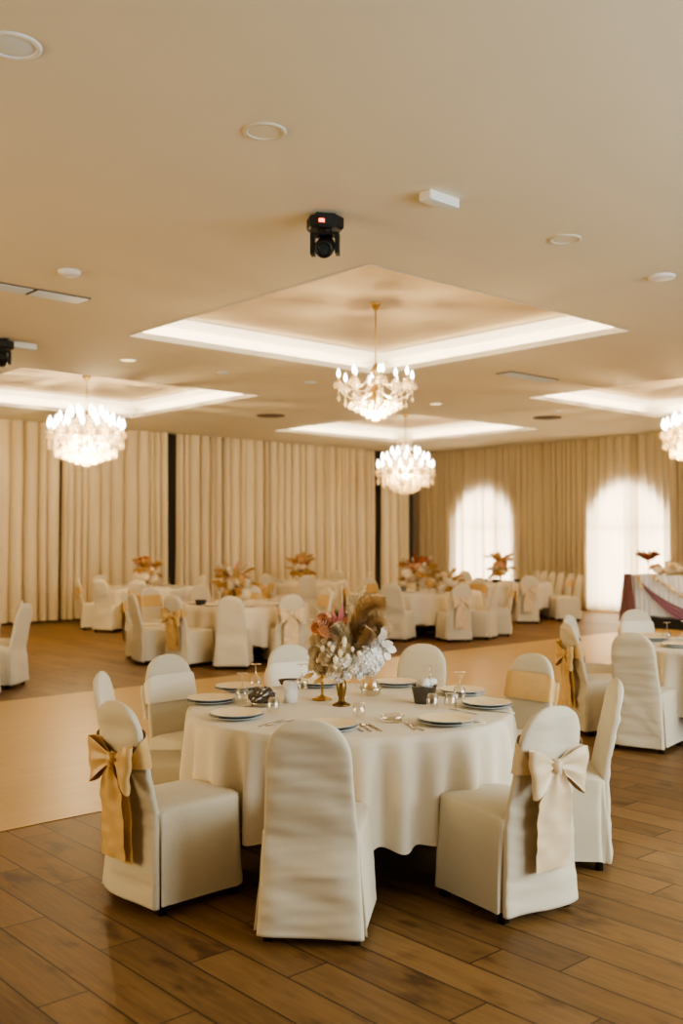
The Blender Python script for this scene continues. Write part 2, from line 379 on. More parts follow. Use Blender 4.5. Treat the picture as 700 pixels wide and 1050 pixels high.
def bow_loop(s, droop, n=16, m=8):
    """one puffed loop of the bow: out from the knot and back again"""
    mb = MB(); rings = []
    for i in range(n+1):
        t = TAU*i/n; q = (1-cos(t))/2                       # 0 at knot, 1 at the tip
        x = s*(.012 + .155*q**.8); yo = -.012 - .030*sin(t)*q**.5 - .018*q
        hh = .024 + .072*sin(min(1, q*1.05)*PI/2)**1.2
        col = []
        for k in range(m+1):
            v = 2*k/m - 1
            col.append((x + s*.012*sin(v*2.2)*q, KY + yo + .007*sin(v*7 + s)*(1-q*.4), KZ + v*hh - droop*q*q + .01*q*v))
        rings.append(col)
    return mb.loft(rings, closed=False)
def bow_tail(s, L, wend, n=22, m=10, sd=0):
    mb = MB(); rings = []
    for i in range(n+1):
        t = i/n; z = KZ - .012 - L*t; hw = .018 + (wend/2-.018)*min(1, t*3.2)**.8; xc = s*(.006 + .006*t)
        col = []
        for k in range(m+1):
            v = 2*k/m - 1
            fold = .012*sin(v*5.2 + sd + t*1.2)*max(.12, 1-1.6*t) + .012*noise.noise(Vector((v*1.2, t*9, sd)))
            col.append((xc + hw*v, KY - .014 + .03*t + s*.012 + fold, z + .004*v))
        rings.append(col)
    return mb.loft(rings, closed=False)
def knot():
    mb = MB(); mb.ball((0, KY-.016, KZ), .027, 14, 10, 1.45, .4, 3)
    return mb
mesh_cache = {}
def shared(key, mk, m):
    if key not in mesh_cache:
        o = mk().build(key, m); mesh_cache[key] = o.data; bpy.data.objects.remove(o)
    return mesh_cache[key]
def solid(o, th=.003):
    sm = o.modifiers.new('thickness', 'SOLIDIFY'); sm.thickness = th; sm.offset = 0; return o
def chair_proto(var, hi, sash):
    key = '%d%d' % (var, hi)
    t = thing('banquet_chair', '', 'chair')
    nz, na, wr = (64, 64, 1.0) if hi else (22, 28, .9)
    part(None, 'backrest', shared('backrest_cover'+key, lambda: back_mesh(var*2.3+1, nz, na, wr), M['cover']), t)
    part(None, 'seat', shared('seat_cover'+key, lambda: seat_mesh(var*1.9+.5, 8 if hi else 4, 72 if hi else 36, wr), M['cover']), t)
    for sx in (-1, 1):
        for sy, yy in ((1, .20), (-1, -.205)):
            part(None, 'leg', shared('leg', lambda: MB().loft([[(.010,-.018,0),(.046,-.018,0),(.046,.018,0),(.010,.018,0)], [(-.021,-.021,.44),(.021,-.021,.44),(.021,.021,.44),(-.021,.021,.44)]]), M['leg']), t, (sx*.16, yy, 0), (0, 0, 0 if sx > 0 else PI))
    if sash:
        m = M[sash]; b = part(None, 'sash', shared('sash'+sash, sash_band, m), t)
        part(None, 'sash_knot', shared('knot'+sash, knot, m), b)
        for s in (-1, 1):
            part(None, 'sash_loop', shared('loop%s%d' % (sash, s), lambda: bow_loop(s, .03 if s > 0 else .018), m), b)
            part(None, 'sash_tail', shared('tail%s%d' % (sash, s), lambda: bow_tail(s, .455 if s > 0 else .44, .20, sd=s*1.3), m), b)
    return t
protos = {}
def chair(r, d, fr, fd, label, group, var=0, hi=False, sash=None):
    """r, d: middle of the back at floor level; fr, fd: direction the sitter looks"""
    l = math.hypot(fr, fd); fr, fd = fr/l, fd/l
    x, y = W(r + .235*fr, d + .235*fd); rz = heading(fr, fd); key = (var, hi, sash)
    if key not in protos:
        o = protos[key] = chair_proto(var, hi, sash); o.location = (x, y, 0); o.rotation_euler = (0, 0, rz); o['label'] = label; o['group'] = group
        return o
    return dup(protos[key], (x, y, 0), rz, label, group=group)
G1 = 'covered chairs around the front table'
chair(-.128, 4.21, .12, .99, 'plain white covered chair in the centre foreground with its back to the viewer', G1, 0, True)
chair(.89, 4.53, -.55, .84, 'white covered chair in the right foreground with champagne satin bow', G1, 1, True, 'champagne')
chair(1.37, 5.34, -1, .10, 'plain white chair side-on behind the foreground champagne bow chair', G1, 2, True)
chair(1.17, 6.42, -.76, -.65, 'white covered chair with broad gold band facing the viewer, right of front table', G1, 0, True, 'gold')
chair(.535, 6.98, -.45, -.92, 'plain white covered chair behind the metal bucket on the front table', G1, 2, True)
chair(-.32, 6.94, .50, -.9, 'white chair behind front table left of the flowers with pale sash band', G1, 1, True, 'organza')
chair(-1.05, 6.36, .74, -.67, 'white chair with pale shiny sash band facing the viewer, left of front table', G1, 2, True, 'organza')
chair(-1.25, 5.60, 1, .03, 'plain white chair side-on, leftmost at the front table', G1, 1, True)
chair(-.965, 4.66, .72, .69, 'white covered chair in the left foreground with gold satin bow', G1, 2, True, 'gold')
G2 = 'covered chairs around the right-hand table'
chair(2.08, 8.80, .98, .18, 'white chair side-on at the right-hand table with gold bow behind it', G2, 0, True, 'gold')
chair(2.30, 9.68, .85, -.5, 'plain white chair at right-hand table, just behind the gold bow chair', G2, 1, True)
chair(2.36, 8.00, .6, .8, 'large plain cream chair turned away at the near side of the right-hand table', G2, 2, True)
chair(3.10, 10.38, .2, -.98, 'white chair with pale band behind the right-hand table facing the viewer', G2, 0, True, 'organza')
G6 = 'covered chairs at the left edge'
chair(-3.72, 11.48, -1, .16, 'plain white chair side-on at the left edge, tall back towards the dance floor', G6, 0)
chair(-3.98, 12.1, -.93, -.35, 'white chair with gold band just behind the side-on chair at the left edge', G6, 1, False, 'gold')
chair(-3.83, 10.62, -.75, .66, 'plain white chair cut off by the left edge of the picture, nearest of that group', G6, 1)
G3 = 'covered chairs around the left middle table'
chair(-3.02, 14.3, 1, .08, 'side-on chair with hanging gold bow at far left of the left middle table', G3, 0, False, 'gold')
chair(-2.76, 13.58, .85, .5, 'plain cream chair turned away at the left of the left middle table', G3, 1)
chair(-2.86, 15.15, .7, -.7, 'cream chair with gold band peeking over the plain chair left of the left middle table', G3, 0, False, 'gold')
chair(-2.17, 13.22, .6, .8, 'cream chair with gold bow at the near left of the left middle table', G3, 1, False, 'gold')
chair(-1.43, 12.97, .03, 1, 'plain cream chair seen squarely from behind at the left middle table', G3, 0)
chair(-.70, 13.42, -.35, .93, 'cream chair with pale gold bow seen from behind right of the left middle table', G3, 1, False, 'champagne')
chair(-.22, 14.06, -1, .05, 'plain white chair side-on at the right of the left middle table, behind the centrepiece', G3, 1)
chair(-.30, 15.15, -.85, -.5, 'cream chair with gold band behind the side-on chair of the left middle table', G3, 0, False, 'gold')
chair(-2.2, 15.72, .5, -.85, 'plain pale chair behind the left middle table, left of its flowers', G3, 1)
chair(-1.45, 15.85, 0, -1, 'chair with gold band behind the left middle table, right of its flowers', G3, 0, False, 'gold')
G4 = 'covered chairs around the centre right table'
chair(.16, 18.1, .97, -.1, 'side-on chair with gold bow at the far left of the centre right table', G4, 1, False, 'gold')
chair(.60, 18.95, .7, -.7, 'white chair with gold band facing the viewer at the left of the centre right table', G4, 0, False, 'gold')
chair(.86, 16.46, .4, .9, 'plain grey-beige chair seen from behind at near left of the centre right table', G4, 0)
chair(1.93, 16.36, -.3, .95, 'chair with long champagne bow seen from behind at the centre right table', G4, 1, False, 'champagne')
chair(2.55, 16.90, -.85, .42, 'plain white chair turned sideways at the right of the centre right table', G4, 1)
chair(2.93, 17.55, -1, .05, 'chair with gold bow just behind the sideways chair of the centre right table', G4, 0, False, 'gold')
chair(2.55, 18.9, -.7, -.7, 'chair with gold band facing the viewer at the right of the centre right table', G4, 1, False, 'gold')
chair(2.05, 19.22, -.3, -.95, 'chair with gold band behind the centre right table, right of its flowers', G4, 0, False, 'gold')
chair(1.3, 19.25, .1, -1, 'plain chair behind the centre right table, hidden by its flowers', G4, 0)
G5 = 'covered chairs around the far left table'
chair(-4.85, 18.75, .97, .25, 'side-on chair with gold bow at the far left table, against the curtains', G5, 0, False, 'gold')
chair(-4.32, 18.1, .4, .9, 'plain cream chair seen from behind at the near left of the far left table', G5, 1)
chair(-4.85, 20.25, .6, -.8, 'cream chair with gold band peeking up behind the far left table', G5, 1, False, 'gold')
chair(-3.6, 17.72, -.05, 1, 'chair with gold bow seen from behind below the far left table flowers', G5, 0, False, 'gold')
chair(-2.9, 20.15, -.7, -.7, 'plain pale chair facing the viewer at the right of the far left table', G5, 1)
G7 = 'covered chairs around the far middle table'
chair(-1.52, 20.75, .5, .85, 'chair with gold bow seen from behind left of the far middle table', G7, 0, False, 'gold')
chair(-.70, 20.4, 0, 1, 'plain grey-beige chair seen from behind before the far middle table', G7, 0)
chair(.52, 22.2, -.95, -.1, 'chair with gold band at the right end of the far middle table', G7, 1, False, 'gold')
chair(-.14, 23.25, -.4, -.9, 'plain white chair behind the far middle table right of its flowers', G7, 1)
G9 = 'covered chairs around the far right table'
chair(3.72, 19.92, -.03, 1, 'chair with champagne bow seen from behind at the far right table', G9, 1, False, 'champagne')
chair(2.88, 22.95, .4, -.9, 'plain chair left behind the far right table, below the first arched window', G9, 0)
G10 = 'chairs lined up right of the far right table'
for i, (px, d, s) in enumerate([(590, 20.75, None), (581, 21.35, 'gold'), (571, 21.9, None), (562, 22.42, None), (554, 22.92, None), (546, 23.42, None)]):
    chair((px-350)*d/1021, d, -1, -.12, ['plain lavender-tinged chair nearest in the row of chairs by the right wall', 'chair with gold band, second in the row by the right wall', 'leaning plain chair, third in the row of chairs by the right wall', 'plain chair fourth in the row by the right wall, only its top showing', 'plain chair fifth in the row by the right wall, only its top showing', 'plain chair last and farthest in the row by the right wall'][i], G10, i % 2, False, s)

# ================================================================== TABLES
ZT = .76
def cloth_mesh(R, zb, na, nr, seed, nf=19):
    mb = MB(); rnd = random.Random(seed); rings = [[(.0, 0, ZT)]*1]
    for rr in (.15, .5, .85, .97): rings.append([(R*rr*cos(TAU*j/na), R*rr*sin(TAU*j/na), ZT) for j in range(na)])
    rings = rings[1:]
    def fold(a):
        a2 = a*nf + 2.2*noise.noise(Vector((cos(a)*1.6, sin(a)*1.6, seed)))
        return .55*sin(a2) + .35*sin(a2*.53 + seed) + .5*noise.noise(Vector((cos(a)*3, sin(a)*3, seed+4)))
    for k in range(nr+1):
        t = k/nr; z = ZT - .004 - (ZT-.004-zb)*t; ring = []
        for j in range(na):
            a = TAU*j/na; f = fold(a)
            g = min(1, t*1.8)**.6
            q = R + .002 + .005*min(1, t*8) + g*(-.006 + .060*f + .012*t)
            if k == nr: zz = z - .012*f
            else: zz = z
            ring.append((q*cos(a), q*sin(a), zz))
        rings.append(ring)
    return mb.loft(rings, cap0=True, cap1=False)
def table_proto(hi):
    t = thing('round_table', '', 'table')
    part(None, 'tabletop', shared('tabletop', lambda: MB().lathe([(0, .72), (.83, .72), (.845, .73), (.845, .742), (.835, .75), (0, .752)], 48), M['brown']), t)
    part(None, 'pedestal', shared('pedestal', lambda: MB().lathe([(.06, .05), (.05, .12), (.045, .6), (.09, .72), (0, .72)], 16), M['leg']), t)
    for k in range(4):
        a = PI/4 + k*PI/2
        part(None, 'leg', shared('table_leg', lambda: MB().tube([(.04, 0, .10), (.25, 0, .07), (.42, 0, .03), (.46, 0, .02)], [.03, .028, .022, .02], 8), M['leg']), t, (0,0,0), (0,0,a))
    return t
tabs = {}
TP = [('front', .045, 5.6, 'nearest table, in the middle of the picture'), ('right-hand', 3.45, 8.7, 'table cut off by the right edge of the picture'), ('left middle', -1.41, 14.4, 'table left of centre beyond the dance floor'),
      ('centre right', 1.57, 17.8, 'table right of centre beyond the dance floor'), ('far left', -3.76, 19.2, 'table far left by the curtains'), ('far middle', -.80, 22.0, 'table far in the middle by the curtains'), ('far right', 3.58, 21.5, 'table before the first arched window')]
tp = None; cp = None
for i, (nm, r, d, wh) in enumerate(TP):
    x, y = W(r, d); hi = i < 2
    lab = 'round dark table under the cloth: ' + wh
    if tp is None: tp = table_proto(True); tp.location = (x, y, 0); tp['label'] = lab; tp['group'] = 'round banquet tables'
    else: dup(tp, (x, y, 0), .4*i, lab, group='round banquet tables')
    me = shared('cloth_%d' % hi, (lambda: cloth_mesh(.898, .235, 400, 14, 3, 29)) if hi else (lambda: cloth_mesh(.91, .235, 132, 6, 7)), M['cloth'])
    o = bpy.data.objects.new('tablecloth', me); C.objects.link(o); o.location = (x, y, 0.0015); o.rotation_euler = (0, 0, [.3, 1.4, 0, 2.1, .9, 4, 5.2][i])
    tag(o, 'ivory cloth draping the ' + wh, 'tablecloth', 'ivory round tablecloths')
TZ = ZT + .002

# ------------------------------------------------------------------ tableware
def plate_mesh(R, n=36):
    mb = MB()
    mb.lathe([(0, .004), (R*.55, .004), (R*.6, .001), (R*.62, .001), (R*.66, .007), (R, .017), (R*1.0, .0195), (R*.985, .020)], n); mb.cur = 1
    mb.lathe([(R*.985, .020), (R*.90, .0175), (R*.66, .0105), (R*.6, .0075), (0, .0075)], n)
    return mb
def shared2(key, mk, ms):
    if key not in mesh_cache:
        o = mk().build(key, ms); mesh_cache[key] = o.data; bpy.data.objects.remove(o)
    return mesh_cache[key]
def put(name, me, r, d, z, label, cat, group=None, rz=0, rot=None):
    o = bpy.data.objects.new(name, me); C.objects.link(o); x, y = W(r, d); o.location = (x, y, z); o.rotation_euler = rot or (0, 0, rz)
    return tag(o, label, cat, group)
big = shared2('charger_mesh', lambda: plate_mesh(.143), [M['rim'], M['rim']]); sml = shared2('plate_mesh', lambda: plate_mesh(.137), [M['rim'], M['plate']])
P1 = [(-.549, 5.217, 'before the left foreground gold bow chair'), (-.745, 5.711, 'before the leftmost side-on chair'), (-.640, 6.17, 'before the shiny banded chair at left'), (-.140, 6.34, 'behind the two gold candlestick vases'),
      (.345, 6.36, 'before the plain chair behind the bucket'), (.725, 6.02, 'before the gold banded chair'), (.805, 5.56, 'at the right edge of the cloth'), (.525, 5.06, 'before the champagne bow chair'), (-.06, 4.91, 'half hidden by the foreground chair back')]
for r, d, wh in P1:
    put('charger_plate', big, r, d, TZ, 'grey under-plate on the front table, ' + wh, 'plate', 'under-plates on the front table')
    put('dinner_plate', sml, r, d, TZ+.0145, 'cream dinner plate on the front table, ' + wh, 'plate', 'dinner plates on the front table')
# cutlery (points along +Y)
def knife_mesh():
    mb = MB(); mb.loft([[(-.005,y,0),(.005,y,0),(.005,y,.004),(-.005,y,.004)] if y < .1 else [(-w,y,.001),(w,y,.001),(w,y,.003),(-w,y,.003)] for y, w in ((0,.005),(.095,.005),(.1,.008),(.17,.009),(.2,.006),(.215,.001))]); return mb
def fork_mesh():
    mb = MB(); prof = [(0,.007,.001),(.03,.006,.002),(.11,.003,.004),(.13,.006,.003),(.145,.011,.001),(.16,.012,.002)]
    mb.loft([[(-w,y,z),(w,y,z),(w,y,z+.002),(-w,y,z+.002)] for y, w, z in prof])
    for k in range(4): x = -.0105+.007*k; mb.box(x-.0018, x+.0018, .158, .20, .003, .005)
    return mb
def spoon_mesh():
    mb = MB(); prof = [(0,.007,.001),(.03,.006,.002),(.11,.003,.004),(.13,.006,.003),(.145,.015,.001),(.165,.019,.001),(.185,.014,.002),(.2,.003,.004)]
    mb.loft([[(-w,y,z),(w,y,z),(w,y,z+.002),(-w,y,z+.002)] for y, w, z in prof]); return mb
KN, FK, SP = shared('knife_mesh', knife_mesh, M['silver']), shared('fork_mesh', fork_mesh, M['silver']), shared('spoon_mesh', spoon_mesh, M['silver'])
cut = [('fork', FK, -.41, 4.985, .5, .75, 'steel fork right of the plate before the gold bow chair'), ('knife', KN, -.375, 5.0, .55, .7, 'steel knife right of the plate before the gold bow chair'),
       ('fork', FK, .105, 4.86, -.25, .95, 'steel fork left in the trio lying beside the foreground chair'), ('spoon', SP, .145, 4.86, -.22, .95, 'steel spoon in the trio lying beside the foreground chair'), ('knife', KN, .195, 4.865, -.3, .95, 'steel knife right in the trio lying beside the foreground chair'),
       ('fork', FK, .36, 4.90, -.15, .95, 'outer steel fork left of the plate before the champagne bow chair'), ('fork', FK, .40, 4.87, -.3, .95, 'inner steel fork left of the plate before the champagne bow chair'), ('knife', KN, .735, 5.11, -.9, .35, 'upper steel knife right of the plate before the champagne bow chair'),
       ('knife', KN, .73, 5.07, -.9, .35, 'lower steel knife right of the plate before the champagne bow chair'), ('fork', FK, .72, 5.33, -.6, .75, 'steel fork below the plate at the right edge of the cloth'), ('knife', KN, .93, 5.36, -.9, .4, 'steel knife right of the plate at the right edge of the cloth'), ('knife', KN, -.70, 5.33, .3, .9, 'steel knife left of the plate before the gold bow chair'),
       ('fork', FK, -.66, 5.46, .7, .5, 'steel fork between the two left plates of the front table'), ('knife', KN, .90, 5.80, -.9, -.3, 'steel knife behind the plate at the right edge of the cloth')]
for nm, me, r, d, fr, fd, lab in cut: put(nm, me, r, d, TZ, lab, 'cutlery', 'cutlery on the front table', heading(fr, fd))
# stemmed glasses stood upside down: bowl below, foot on top
def goblet_mesh(n=24):
    prof = [(.032, 0), (.037, .02), (.038, .045), (.030, .068), (.012, .080), (.0042, .088), (.0038, .145), (.008, .150), (.034, .154), (.035, .156), (0, .157)]
    return MB().lathe(prof[:-1] + [(.0, .157)], n)
GB = shared('goblet_mesh', goblet_mesh, M['glass'])
def tumbler_mesh(): return MB().lathe([(.034, 0), (.033, .05), (.026, .082), (.02, .085), (0, .085)], 20)
TB = shared('tumbler_mesh', tumbler_mesh, M['glass'])
for r, d, lab in [(-.534, 6.228, 'upside-down wine glass behind the dark bag on the front table'), (-.575, 5.80, 'upside-down wine glass between the left plates of the front table'), (.543, 6.13, 'upside-down wine glass just behind the metal bucket'), (.69, 5.85, 'upside-down wine glass right of the metal bucket'), (-.245, 6.22, 'upside-down wine glass left of the flower vases')]:
    put('wine_glass', GB, r, d, TZ, lab, 'glass', 'upside-down wine glasses on the front table')
for r, d, lab in [(-.365, 5.36, 'upside-down tumbler in front of the dark bag'), (.09, 5.20, 'upside-down tumbler in front of the flower vases'), (.50, 5.50, 'upside-down tumbler in front of the metal bucket'), (.60, 5.52, 'upside-down tumbler between bucket and right plates')]:
    put('tumbler', TB, r, d, TZ, lab, 'glass', 'tumblers on the front table')
# metal bucket of napkins
x, y = W(.47, 5.70)
b = thing('metal_bucket', 'dark metal bucket filled with crumpled pale napkins on the front table', 'bucket', (x, y, TZ))
MB().lathe([(0, .002), (.05, 0), (.055, .004), (.072, .095), (.076, .10), (.073, .101), (.069, .095), (.052, .008), (0, .008)], 28).build('bucket_body', M['bucket'], b)
mb = MB(); rnd = random.Random(4)
for k in range(9):
    a = rnd.uniform(0, TAU); q = rnd.uniform(0, .05); mb.ball((q*cos(a), q*sin(a), .095+rnd.uniform(0, .03)), .03, 9, 6, .8, .6, k*3.1)
mb.build('napkin_filling', M['napkin'], b)
# dark bag on glass dish
x, y = W(-.44, 5.60)
b = thing('snack_bowl', 'clear dish holding a crumpled charcoal bag, left on the front table', 'bowl', (x, y, TZ))
MB().lathe([(0, .002), (.055, 0), (.085, .028), (.087, .029), (.058, .005), (0, .005)], 24).build('dish', M['glass'], b)
mb = MB().ball((0, 0, .055), .072, 22, 14, .72, .35, 2); mb.build('dark_bag', M['bucket'], b, smooth=False)
o = MB().loft([[(.045*cos(a)*s*(1+.25*sin(3*a+z*60)), .03*sin(a)*s, z) for a in [TAU*j/20 for j in range(20)]] for z, s in ((0,1),(.05,.95),(.1,1.05),(.125,.9))], cap1=False).build('film_sleeve', M['napkin'])
x, y = W(-.29, 5.72); o.location = (x, y, TZ); tag(o, 'pale folded paper sleeve standing right of the charcoal bag', 'packaging')
o = MB().loft([[(.075*s*cos(a), .03*s*sin(a)+.01*z, z*.045) for a in [TAU*j/20 for j in range(20)]] for z, s in ((0,.5),(.3,.8),(1,1),(1.05,.93),(.4,.7),(.2,.45))]).build('sauce_boat', M['brown'])
x, y = W(-.325, 6.33); o.location = (x, y, TZ); o.rotation_euler = (0, 0, R_(-30)); tag(o, 'small dark brown dish behind the charcoal bag', 'dish')
# ashtray and lidded dish
def ash():
    mb = MB(); mb.lathe([(0, 0), (.055, 0), (.058, .004), (.062, .034), (.058, .037), (.050, .034), (.046, .010), (0, .008)], 28); return mb
o = ash().build('glass_ashtray', M['glass']); x, y = W(.26, 5.13); o.location = (x, y, TZ); tag(o, 'low round clear glass ashtray right of the flower vases', 'ashtray')
x, y = W(.175, 5.98); b = thing('candle_dish', 'clear glass dish with amber ball lid behind the flower vases', 'dish', (x, y, TZ))
MB().lathe([(0, 0), (.045, 0), (.06, .01), (.066, .05), (.063, .052), (.055, .012), (0, .006)], 24).build('bowl', M['glass'], b)
MB().lathe([(.05, .052), (.048, .075), (.038, .098), (.018, .112), (.008, .118), (.012, .126), (0, .134)], 20).build('lid', M['glass'], b)
MB().ball((0, 0, .055), .03, 12, 8, .9).build('candle', M['amber'], b)

# right-hand table
for i, (r, d, wh) in enumerate([(2.90, 8.62, 'nearest'), (2.855, 9.18, 'middle'), (2.94, 9.45, 'farthest'), (3.45, 8.02, 'right-edge')]):
    put('charger_plate', big, r, d, TZ, '%s grey under-plate on the right-hand table' % wh, 'plate', 'under-plates on the right-hand table')
    put('dinner_plate', sml, r, d, TZ+.0145, '%s cream dinner plate on the right-hand table' % wh, 'plate', 'dinner plates on the right-hand table')
put('wine_glass', GB, 3.03, 9.30, TZ, 'shorter upside-down wine glass on the right-hand table', 'glass', 'wine glasses on the right-hand table')
o = put('wine_glass', GB, 3.09, 8.98, TZ, 'taller upside-down wine glass on the right-hand table', 'glass', 'wine glasses on the right-hand table'); o.scale = (1.2, 1.2, 1.25)
mb = MB(); rnd = random.Random(8)
for k in range(6): mb.ball((rnd.uniform(-.07, .07), rnd.uniform(-.05, .05), .03), .035, 9, 6, .8, .6, k*2.7)
o = mb.build('crumpled_napkins', M['napkin']); x, y = W(3.06, 8.85); o.location = (x, y, TZ); tag(o, 'heap of crumpled pale napkins on the right-hand table', 'napkin')
o = MB().ball((0, 0, .035), .055, 14, 9, .7, .6, 5).build('charcoal_bag', M['dark'], smooth=False); x, y = W(3.27, 8.8); o.location = (x, y, TZ); tag(o, 'crumpled charcoal bag at the right edge of the right-hand table', 'bag')

# ------------------------------------------------------------------ flowers
def floret_ball(R, n, seed, fl=.016):
    mb = MB(); rnd = random.Random(seed)
    mb.ball((0, 0, 0), R*.8, 14, 9)
    for i in range(n):
        z = 1-2*(i+.5)/n; a = i*2.39996; q = math.sqrt(1-z*z); nrm = Vector((q*cos(a), q*sin(a), z)); p = nrm*R*rnd.uniform(.92, 1.06)
        nrm = (nrm + Vector((rnd.uniform(-.35, .35), rnd.uniform(-.35, .35), rnd.uniform(-.35, .35)))).normalized(); t = nrm.cross(Vector((.3, .5, .8))).normalized(); b = nrm.cross(t); rr = rnd.uniform(0, TAU)
        for k in range(4):
            u = (t*cos(rr+k*PI/2) + b*sin(rr+k*PI/2)); v = nrm.cross(u)
            mb.add([p, p+u*fl*.6+v*fl*.5+nrm*.004, p+u*fl*1.25+nrm*.007, p+u*fl*.6-v*fl*.5+nrm*.004], [(0,1,2,3)])
    return mb
def rose_mesh(R, seed):
    mb = MB(); rnd = random.Random(seed)
    mb.ball((0, 0, R*.38), R*.34, 10, 7); mb.ball((0, 0, -R*.2), R*.5, 10, 7)
    for layer, (q0, top, n) in enumerate(((.30, .80, 4), (.52, .70, 5), (.74, .52, 6), (.95, .26, 7), (1.08, -.02, 7))):
        for k in range(n):
            a = TAU*k/n + layer*.7 + rnd.uniform(-.12, .12); w = TAU/n*.72; rings = []
            for v in range(6):
                t = v/5; q = R*q0*(.30 + .78*sin(t*PI*.56)) + .10*R*max(0, t-.75)*4*rnd.uniform(.6, 1.2); z = R*(-.45 + (top+.45)*t)
                rings.append([(q*cos(a+w*u*(.5+.5*sin(PI*(.15+.65*t)))), q*sin(a+w*u*(.5+.5*sin(PI*(.15+.65*t)))), z - .10*R*abs(u)**2*t) for u in (-1, -.5, 0, .5, 1)])
            mb.loft(rings, closed=False)
    return mb
def plume_mesh(axis, hair, n, seed, wd=.003, spread=.9, droop=.3):
    """a grass plume: a curved stalk dressed with fine strands"""
    mb = MB(); rnd = random.Random(seed); A = [Vector(p) for p in axis]; m = len(A)-1
    mb.tube(A, [.003]*len(A), 5)
    for i in range(n):
        t = rnd.uniform(.05, 1)*m; k = min(int(t), m-1); f = t-k; p = A[k].lerp(A[k+1], f); tan = (A[k+1]-A[k]).normalized()
        s = Vector((rnd.gauss(0,1), rnd.gauss(0,1), rnd.gauss(0,1))); s = (s - tan*s.dot(tan))
        if s.length < .01: continue
        s.normalize(); tt = t/m; L = hair*(.35+.65*sin(PI*min(1, .15+.8*tt)))*rnd.uniform(.6, 1.1)
        d = (tan*(1.1-.3*spread) + s*spread).normalized(); p1 = p + d*L*.5; p2 = p + d*L + Vector((0, 0, -droop*L))
        w = d.cross(s + Vector((.01, .02, .03))).normalized()*wd
        mb.add([p-w*.5, p+w*.5, p1+w, p1-w, p2], [(0,1,2,3),(3,2,4)])
    return mb
def leaf_mesh(L, w, bend, n=8):
    mb = MB(); rings = []
    for i in range(n+1):
        t = i/n; q = w*sin(PI*min(.98, .08+.9*t)); y = L*t*(1-.2*bend*t); z = L*t*.6 - bend*L*t*t*.5
        rings.append([(-q, y, z+.15*q), (0, y, z), (q, y, z+.15*q)])
    return mb.loft(rings, closed=False)
def arc(p0, p1, p2, n=10):
    a, b, c = Vector(p0), Vector(p1), Vector(p2); return [a*(1-t)**2 + b*2*t*(1-t) + c*t*t for t in [i/n for i in range(n+1)]]
# vases (two slim gold stands) on the front table
vr = heading(0, 1)                                               # local +X to the viewer's right, +Y away
x, y = W(.0, 5.62)
v = thing('candlestick_vase', 'fluted antique gold vase with round foot, right one under the flowers', 'vase', (x, y, TZ), vr)
MB().lathe([(0, 0), (.050, 0), (.052, .006), (.040, .012), (.022, .020), (.018, .028)], 28).build('foot', M['bronze'], v)
MB().lathe([(.018, .028), (.017, .04), (.024, .07), (.029, .105), (.026, .130), (.021, .138), (.023, .144), (.019, .146), (.015, .13)], 12).build('body', M['bronze'], v)
x, y = W(-.112, 5.82)
v = thing('candlestick_vase', 'thin stemmed gold stand with wide foot, left one under the flowers', 'vase', (x, y, TZ), vr)
MB().lathe([(0, 0), (.058, 0), (.060, .006), (.045, .013), (.014, .022), (.007, .03)], 28).build('foot', M['brass'], v)
MB().lathe([(.007, .03), (.006, .09), (.012, .10), (.006, .112), (.009, .135), (.020, .15), (.018, .152)], 14).build('stem', M['brass'], v)
x, y = W(.0, 5.62); bz = TZ + .146
bq = thing('flower_arrangement', 'big dried bouquet of pampas, hydrangea and roses on the gold vases', 'flowers', (x, y, bz), vr)
pxm = 5.6/1021                                                   # metres per photo pixel at the vases
def Q(px, py, dy=0): return ((px-350)*pxm, dy, (697-py)*pxm)
def bp(name, mb, m, loc=(0,0,0), rot=(0,0,0), lab=None):
    o = mb.build(name, m, bq); o.location = loc; o.rotation_euler = rot
    if lab: o['label'] = lab
    return o
bp('stem_bundle', MB().tube([(0,0,-.05),(0,0,.02),(.02,0,.08)], .009, 7).tube([(-.10,.17,.0),(-.09,.12,.03),(-.05,.05,.06),(-.01,0,.09)], .006, 6).tube([(0,0,0),(.06,0,.08)], .006, 6), M['stem'])
bp('hydrangea_head', floret_ball(.085, 170, 1), M['hyd'], Q(375, 676, -.03), lab='large white hydrangea head')
bp('hydrangea_head', floret_ball(.062, 110, 2), M['hyd'], Q(387, 668, .04), lab='white hydrangea head behind the large one')
bp('hydrangea_head', floret_ball(.058, 100, 3, .014), M['orchid'], Q(352, 678, -.05), lab='ivory hydrangea head')
for px, py, dy, R, m in [(336, 674, -.06, .042, 'cream'), (329, 684, -.02, .044, 'cream'), (344, 685, -.09, .036, 'cream'), (352, 663, -.08, .040, 'cream'), (333, 656, -.04, .045, 'cream'), (343, 664, -.07, .036, 'orchid'), (366, 660, -.06, .034, 'orchid'), (323, 671, .03, .036, 'orchid')]:
    bp('rose', rose_mesh(R, px), M[m], Q(px, py, dy), (.9, .25*sin(px), .3))
for k, (px, py, dy, m) in enumerate([(329, 641, -.02, 'peach'), (336, 636, 0, 'peach'), (333, 648, -.04, 'peach'), (327, 648, .02, 'peach')]):
    bp('protea_bloom', rose_mesh(.05, k+40), M[m], Q(px, py, dy), (.6, -.5, k), 'peach pink bloom')
bp('anthurium_petal', leaf_mesh(.125, .016, .15), M['pink'], Q(348, 645, 0), (1.15, .12, 0), 'deep pink upright petal')
bp('anthurium_petal', leaf_mesh(.10, .015, .25), M['pink'], Q(345, 646, .01), (1.2, -.25, .3), 'deep pink petal leaning left')
bp('anthurium_petal', leaf_mesh(.085, .016, .3), M['rust'], Q(351, 648, -.02), (1.2, .25, -.3), 'dark red petal')
